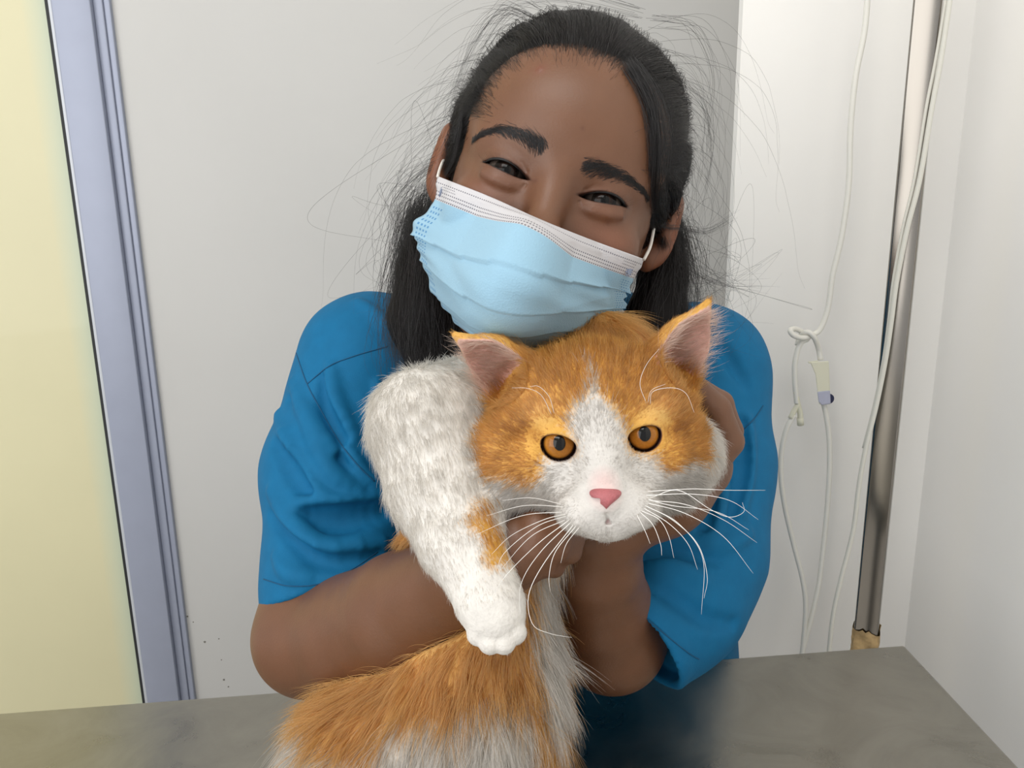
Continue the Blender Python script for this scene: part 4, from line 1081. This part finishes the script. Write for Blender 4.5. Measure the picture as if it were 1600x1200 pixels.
# --- coat pattern, in the animal's own coordinates
HEAD0 = K(938, 686, .42)                               # head plane: pattern is laid out square-on to the face
def face_uv(P): return (P[:, 0] - HEAD0[0]) * 1000, (P[:, 1] - HEAD0[1]) * 1000
def lift_poly(px):                                     # pixels -> millimetres on the face
    a = np.array(px, float); h = march(cathead, a[:, 0], a[:, 1], .35, .50); return np.stack(face_uv(h), 1)
BLAZE = lift_poly([(917, 556), (921, 598), (917, 622), (893, 640), (887, 668), (899, 690), (897, 712), (850, 714), (845, 745), (827, 757), (800, 750), (770, 746), (752, 752), (772, 796), (850, 850), (950, 860), (1050, 830), (1104, 760), (1094, 722), (1073, 722), (1049, 739), (1032, 733), (1022, 714), (985, 708), (977, 692), (975, 662), (962, 637), (934, 614), (926, 582)])
ORANGE = np.array(lin(212, 162, 80)); PALE = np.array(lin(232, 194, 134)); DARK = np.array(lin(174, 117, 50)); WHITE = np.array(lin(223, 219, 213)); FWHITE = np.array(lin(208, 204, 199)); PINK = np.array(lin(212, 172, 161))  # face white is a darkened copy, its colour offsets the stronger top light
def seg_d(P, pts): return chain(P, [(a, b, c, 0.0) for a, b, c in pts])
def coat(P, jit=0.0):
    """white / orange weight and colour for points P (camera axes of the animal as posed)"""
    n = len(P); Pf = P.astype(np.float32)
    nz = vnoise(P, 110, 1); nz2 = vnoise(P, 45, 2)
    hd = cathead(Pf); bd = catbody(Pf)
    isleg = np.minimum(chain(Pf, LEG_A, .01), chain(Pf, LEG_B, .01)) < chain(Pf, TRUNK, .02) - .004
    ishead = (hd < bd - .001); isleg &= ~ishead
    x, y = face_uv(P)
    white = inpoly(x + (nz - .5) * 3.0, y + (nz2 - .5) * 3.5, BLAZE) & (P[:, 2] < .50)
    c = np.empty((n, 3)); w = np.zeros(n)
    # head
    ang_ = np.arctan2(y, x); rad_ = np.hypot(x * 1.0, y)
    stripe = .5 + .5 * np.sin(x * .75 + 2.2 * np.sin(y * .16) + 4 * nz2)
    top = np.clip((-y - 6) / 22, 0, 1); side = np.clip((np.abs(x) - 24) / 14, 0, 1)
    dk = np.clip(stripe * 1.5 - .55, 0, 1) * top * (1 - side * .6) * .62
    ring = np.exp(-((np.hypot((np.abs(x - 0) - 40) / 1.0, (y - 6) / 1.4) - 9) / 2.6) ** 2) * .55 * side
    eyeln = np.exp(-((y + np.abs(x) * .10 - 1) / 2.2) ** 2) * np.clip((np.abs(x) - 30) / 4, 0, 1) * np.clip((52 - np.abs(x)) / 6, 0, 1) * .8
    dkf = np.clip(dk + ring + eyeln, 0, .85)[:, None]
    pl = (np.exp(-(((np.abs(x) - 30) / 14) ** 2 + ((y + 17) / 9) ** 2)) * .42 + side * .25 * nz)[:, None]
    hc = ORANGE * (1 - pl) + PALE * pl; hc = hc * (1 - dkf) + DARK * dkf
    # body
    bs = np.clip((vnoise(P, 60, 4) - .35) * 1.6, 0, 1)[:, None]
    bc = ORANGE * (.55 + 0) + PALE * .45; bc = bc * (1 - bs * .45) + DARK * bs * .45
    bwhite = np.zeros(n, bool)
    bwhite |= (seg_d(Pf, [(846, 860, .485), (852, 960, .485), (862, 1090, .485)]) < .0185 + (nz2 - .5) * .008)
    bwhite |= (seg_d(Pf, [(640, 1215, .46), (720, 1190, .455), (772, 1180, .460)]) < .030 + (nz2 - .5) * .02)
    bwhite |= (seg_d(Pf, [(430, 1165, .505), (470, 1215, .49), (560, 1222, .47)]) < .023 + (nz2 - .5) * .018)
    patch = seg_d(Pf, [(768, 815, .418), (792, 860, .415)]) < .0090 + (nz - .5) * .014
    c[:] = bc; c[bwhite] = WHITE
    c[isleg] = WHITE; c[isleg & patch] = (ORANGE * .8 + DARK * .2)
    c[ishead] = hc[ishead]; c[ishead & white] = FWHITE
    w[bwhite | isleg] = 1; w[ishead] = white[ishead]
    w[isleg & patch] = 0
    return c, w, ishead, isleg
def ear_inner(P):
    Pf = P.astype(np.float32); out = np.zeros(len(P), bool)
    for pts, op in ((EAR_L, OP_L), (EAR_R, OP_R)):
        Q = Pf - (op * .0075).astype(np.float32)
        i = chain(Q, [(a, b, c, max(r * .95 - .0004, .0006)) for a, b, c, r in pts], .006)
        ax = K(*pts[2][:3]) - K(*pts[0][:3]); t = ((Pf - K(*pts[0][:3]).astype(np.float32)) @ ax) / (ax @ ax)
        out |= (np.abs(i) < .0012) & (t > .12) & (t < 1.0)
    return out
c = 0
for k_ in range(5):
    ck, w, ih, il = coat(V + rng.normal(0, .0022, V.shape)); c = c + ck / 5
inn = ear_inner(V); c[inn] = PINK
for s in (-1, 1):                                      # dark rim of the eyelids
    r = np.linalg.norm(V - eyec(s), axis=1); k = np.clip((.0128 - r) / .0007, 0, 1)[:, None] * (V[:, 2:3] < eyec(s)[2] - .001)
    c = c * (1 - k) + np.array(lin(96, 66, 66)) * k
mth = chain(V, [(948, 800, .396, 0), (950, 816, .3965, 0)]); mth = np.minimum(mth, np.minimum(chain(V, [(950, 816, .3965, 0), (982, 824, .400, 0)]), chain(V, [(950, 816, .3965, 0), (918, 824, .400, 0)])))
k = np.clip((.0012 - mth) / .0010, 0, 1)[:, None] * .6; c = c * (1 - k) + np.array(lin(176, 120, 122)) * k
br = chain(V, [(944, 755, .394, 0), (946, 772, .392, 0)]); k = np.clip((.010 - br) / .008, 0, 1)[:, None] * .6; c = c * (1 - k) + np.array(lin(226, 190, 186)) * k
M_catskin = pmat('cat_undercoat', lin(200, 150, 90), 0.8, spec=0.15, noise=0.08, nscale=150, bump=0.3, bscale=500, attr='col')
seat = K(650, 1290, .515); catbase = W(seat); 
cat = empty('cat', (float(catbase[0]), float(catbase[1]), TABLE_Z))
tag(cat, 'orange and white cat with amber eyes held upright in the arms of the woman', 'cat')
mesh('body', W(V), Fq, M_catskin, cat, cols=c)

# --- eyes, nose, whiskers
M_ceye = eye_mat('amber_cat_eye', lin(138, 84, 24), lin(172, 112, 40), .0086, .0041, lin(60, 36, 26), slit=1.25, edge=lin(30, 18, 10))
for s in (-1, 1): eyeball('eye', eyec(s), R_EYE, (-.02 + .03, .02 - .12, -1.0), (-.1, -1, 0), M_ceye, cat, .0008, .8)
M_nose = pmat('pink_nose_leather', lin(176, 100, 104), 0.45, noise=0.12, nscale=300, bump=0.3, bscale=1500)
def nose_sdf(P):
    c = K(947, 781, .3915); q = (P - c.astype(np.float32)) * 1000
    wdt = np.clip(10.2 - (q[:, 1] + 4.5) * 1.05, .8, 11)
    d = np.sqrt((q[:, 0] / (wdt / 5.0)) ** 2 + (q[:, 1] * .95) ** 2 + ((q[:, 2] - 3) * .85) ** 2) - 5.4
    for s in (-1, 1): d = smax(d, -cone(q, (s * 4.6, 0.9, -3.0), (s * 8.6, -1.4, 0.5), 1.0, .7), .8)
    d = smax(d, -cone(q, (0, 2, -3.4), (0, 7, -2.0), .3, .4), .7)
    return d * .0005
V, Fq = surface(nose_sdf, axis((K(947, 781, .39)[0] - .012, K(947, 781, .39)[0] + .012, .0006)), axis((K(947, 781, .39)[1] - .010, K(947, 781, .39)[1] + .010, .0006)), axis((.380, .404, .0006)), newton=1)
mesh('nose', W(V), Fq, M_nose, cat)
M_whisk = pmat('white_whisker', lin(244, 242, 238), 0.35, noise=0.03, nscale=100)
WH = [[(882, 792), (820, 790), (760, 806)], [(880, 800), (815, 806), (742, 836)], [(886, 806), (840, 822), (790, 862), (775, 892)], [(884, 812), (830, 838), (780, 893)],
      [(890, 812), (840, 850), (790, 900), (766, 938)], [(892, 816), (845, 862), (815, 910), (812, 960)], [(896, 820), (850, 880), (826, 930), (832, 975), (860, 990), (893, 996)],
      [(900, 822), (868, 862), (858, 900), (860, 925)], [(886, 803), (850, 812), (800, 836), (768, 866)], [(905, 824), (885, 850), (876, 880)], [(878, 788), (830, 778), (785, 782)],
      [(1012, 768), (1080, 764), (1140, 766), (1196, 766)], [(1010, 774), (1080, 772), (1140, 782), (1185, 812)], [(1014, 782), (1070, 788), (1130, 812), (1183, 848)], [(1012, 786), (1070, 802), (1130, 838), (1177, 896)],
      [(1008, 790), (1050, 812), (1090, 850), (1105, 900), (1100, 935)], [(1006, 794), (1045, 818), (1075, 850), (1090, 890)], [(1002, 798), (1030, 812), (1045, 838), (1053, 872)], [(1000, 800), (1020, 820), (1032, 850), (1034, 868)],
      [(1016, 778), (1060, 766), (1110, 796), (1140, 808), (1162, 800), (1160, 785)], [(1008, 790), (1060, 818), (1098, 872), (1096, 960)], [(1012, 780), (1050, 790), (1120, 800), (1170, 828)], [(995, 804), (1008, 830), (1016, 850)],
      [(862, 648), (846, 618), (825, 607), (800, 606)], [(866, 646), (858, 620), (842, 604), (828, 604)], [(1010, 630), (1000, 600), (1010, 570), (1030, 545)], [(1016, 632), (1020, 612), (1050, 606), (1072, 615), (1085, 645)], [(1012, 630), (1018, 610), (1040, 600)]]
for i, w_ in enumerate(WH):
    s = np.array(w_, float); root = march(cathead, s[:1, 0], s[:1, 1], .35, .5)[0]
    dep = root[2] + (.001 if i < 23 else -.004) - (.018 if i < 23 else .010) * np.sin(np.linspace(0, 1, len(s)) * 1.7)
    pts = np.array([K(a, b, d) for (a, b), d in zip(s, dep)]); pts[0] = root
    pts = catmull(pts, 28)
    tube('whisker', W(pts), np.linspace(.00023 if i < 23 else .00017, .00005, 28), M_whisk, cat, 5)

# --- fur
def fur_mat():
    m, nt, b = new_mat('cat_fur'); N = nt.nodes; L = nt.links
    at = N.new('ShaderNodeAttribute'); at.attribute_name = 'col'
    df = N.new('ShaderNodeBsdfDiffuse'); tr_ = N.new('ShaderNodeBsdfTranslucent'); mx = N.new('ShaderNodeMixShader'); mx.inputs[0].default_value = .55
    L.new(at.outputs['Color'], df.inputs[0]); L.new(at.outputs['Color'], tr_.inputs[0]); L.new(df.outputs[0], mx.inputs[1]); L.new(tr_.outputs[0], mx.inputs[2])
    gl = N.new('ShaderNodeBsdfGlossy'); gl.inputs['Roughness'].default_value = .45; gl.inputs['Color'].default_value = (.9, .9, .9, 1)
    m2 = N.new('ShaderNodeMixShader'); m2.inputs[0].default_value = .05; L.new(mx.outputs[0], m2.inputs[1]); L.new(gl.outputs[0], m2.inputs[2])
    out = N['Material Output'] if 'Material Output' in N else [x for x in N if x.type == 'OUTPUT_MATERIAL'][0]
    L.new(m2.outputs[0], out.inputs['Surface']); N.remove(b); return m
M_fur = fur_mat()
def scatter(V, Fq, n, wfun):
    a, b, c_, d_ = V[Fq[:, 0]], V[Fq[:, 1]], V[Fq[:, 2]], V[Fq[:, 3]]
    ar = np.linalg.norm(np.cross(c_ - a, d_ - b), axis=1) / 2 * wfun((a + c_) / 2)
    i = rng.choice(len(Fq), n, p=ar / ar.sum()); u_, v_ = rng.random((2, n, 1))
    return (a[i] * (1 - u_) * (1 - v_) + b[i] * u_ * (1 - v_) + c_[i] * u_ * v_ + d_[i] * (1 - u_) * v_)
def fur_weight(P):
    z = np.ones(len(P)); hd = np.linalg.norm(P - K(930, 680, .44), axis=1) < .075
    z[hd] = 2.6; z[P[:, 2] > .56] = .25
    z[np.linalg.norm(P - K(947, 800, .40), axis=1) < .028] = 4.0
    return z
NF = 250000
P0 = scatter(CV.astype(float), CF, NF, fur_weight)
ok = np.ones(NF, bool)
for s in (-1, 1):                                      # nothing grows in the eyes, on the nose leather or the mouth line
    wv = P0 - eyec(s); ok &= ~((np.linalg.norm(wv, axis=1) < .01235) & (wv[:, 2] < .004))
ok &= ~((np.hypot((P0[:, 0] - K(947, 781, .395)[0]) / .0092, (P0[:, 1] - K(947, 781, .395)[1]) / .0056) < 1) & (P0[:, 2] < .402))
ok &= (P0 @ dn) < TD - .004
P0 = P0[ok]; n = len(P0); Nn = normals(cat_sdf, P0.astype(np.float32)).astype(float)
fc, fw_, _, _ = coat(P0 + rng.normal(0, 1, P0.shape) * np.where(P0[:, 1:2] > HEAD0[1] + .03, .003, .0015)); _, _, ih, il = coat(P0); inn = ear_inner(P0)
# combing direction
D = np.tile(dn * 1.0, (n, 1)) + np.array([-.15, 0, .0])
nose0 = K(947, 775, .392)
hv = P0 - nose0; hv /= np.linalg.norm(hv, axis=1)[:, None]
chk = np.clip((P0[:, 1] - HEAD0[1]) / .02, 0, 1)[:, None]
hv = hv + np.array([0, .5, .3]) * chk
D[ih] = hv[ih]
legdir = unit(K(772, 968, .408) - K(668, 668, .452)); D[il] = legdir + (P0[il] - K(760, 640, .47)) * 2.0
rb_ = P0[:, 0] > K(1000, 700, .46)[0]; D[il & rb_] = unit((.7, .7, -.1))
inr = inn
for pts, sgn in ((EAR_L, -1), (EAR_R, 1)):
    b0, t0 = K(*pts[0][:3]), K(*pts[2][:3]); near_ = np.linalg.norm(P0 - (b0 + t0) / 2, axis=1) < .032
    e = ih & near_ & (chain(P0.astype(np.float32), pts, .006) < .003)
    D[e] = unit(t0 - b0) + np.array([sgn * .2, 0, 0])
    D[e & inr] = unit(unit(t0 - b0) * .6 + np.array([sgn * .9, -.05, -.3]))
D -= Nn * (D * Nn).sum(1)[:, None]; D /= np.linalg.norm(D, axis=1)[:, None] + 1e-9
# clumps and waviness
cl = np.floor(P0 * 160).astype(int); hsh = (cl[:, 0] * 73856093 ^ cl[:, 1] * 19349663 ^ cl[:, 2] * 83492791) % 5000
cr_ = rng.normal(0, 1, (5000, 3)); D = D + cr_[hsh] * np.where(ih, .08, np.where(il, .07, .26))[:, None] + rng.normal(0, .14, (n, 3))
dist_n = np.linalg.norm(P0 - nose0, axis=1)
Lf = np.where(ih, np.clip(.0016 + (dist_n - .012) * .11, .0015, .0110), np.where(il, .0085, .020))
low = np.clip((P0 @ dn - .30) / .06, 0, 1); Lf = np.where(~ih & ~il, Lf * (1 + .35 * low), Lf)
paw = np.linalg.norm(P0 - K(776, 985, .405), axis=1); Lf = np.where(il, np.clip(.0025 + paw * .06, .0028, .0098), Lf)
Lf = np.where(il & (paw < .022), .0022, Lf); Lf = np.where(~ih & ~il & (np.linalg.norm(P0 - K(640, 880, .52), axis=1) < .055), Lf * .5, Lf)
Lf = np.where(ih & (P0[:, 1] > K(900, 745, .44)[1]) & (dist_n > .035), Lf * 1.45, Lf)          # ruff under the cheeks
for pts in (EAR_L, EAR_R):
    tt = K(*pts[2][:3]); bb = K(*pts[0][:3]); m = np.linalg.norm(P0 - (tt * .6 + bb * .4), axis=1) < .026
    Lf = np.where(m & ih, np.where(inr, .012, .0035), Lf)
for s in (-1, 1): Lf = np.where(np.linalg.norm(P0 - eyec(s), axis=1) < .0165, .0026, Lf)
lp = (P0 @ legdir) * 2 * math.pi / .0125 + 9 * vnoise(P0, 55, 8); mid_ = il & (P0[:, 0] < 0) & (paw > .045)
Lf = np.where(mid_, Lf * (1 + .14 * np.sin(lp)), Lf)
Lf *= rng.uniform(.65, 1.15, n)
stand = np.where(ih, .34, np.where(il, .25, .42)) * rng.uniform(.6, 1.4, n)
stand = np.where(mid_, stand * (1.05 + .40 * np.sin(lp + .8)), stand)
fc = np.where(inr[:, None], np.array(lin(228, 206, 193)), fc)
fc = np.clip(fc * rng.uniform(.82, 1.14, (n, 1)) + rng.normal(0, .012, (n, 1)), 0.01, .93)
u_ = np.linspace(0, 1, 6)
pts = P0[:, None] - Nn[:, None] * .0006 + D[:, None] * (Lf[:, None] * (u_ * .55 + .45 * u_ ** 1.6))[..., None] + Nn[:, None] * ((Lf * stand)[:, None] * (u_ * 1.35 - .75 * u_ * u_))[..., None]
pts += (cr_[(hsh * 7 + 3) % 5000][:, None] * (Lf[:, None] * .10 * u_ ** 2)[..., None]) * np.where(ih | il, .5, 1.0)[:, None, None]
pts += dn * (Lf[:, None] * .25 * u_ ** 2)[..., None] * np.where(ih | il, .0, 1.0)[:, None, None]
# keep hair above the table top
ov = np.maximum(pts @ dn - (TD - .001), 0); pts -= ov[..., None] * dn
inr_b = body_sdf(P0.astype(np.float32)) < .0015; keep = ~inr_b
for s in (-1, 1):                                      # no hair across the open eye
    wv = pts - eyec(s); keep &= ~(((np.hypot(wv[..., 0], wv[..., 1] * 1.12) < .0089) & (np.abs(wv[..., 2]) < .03)).any(1))
keep &= ~(inr & (rng.random(n) < .4))
hair('fur', pts[keep], np.where(ih, .000090, np.where(il, .000110, .000115))[keep], M_fur, cat, fc[keep], taper=.12)
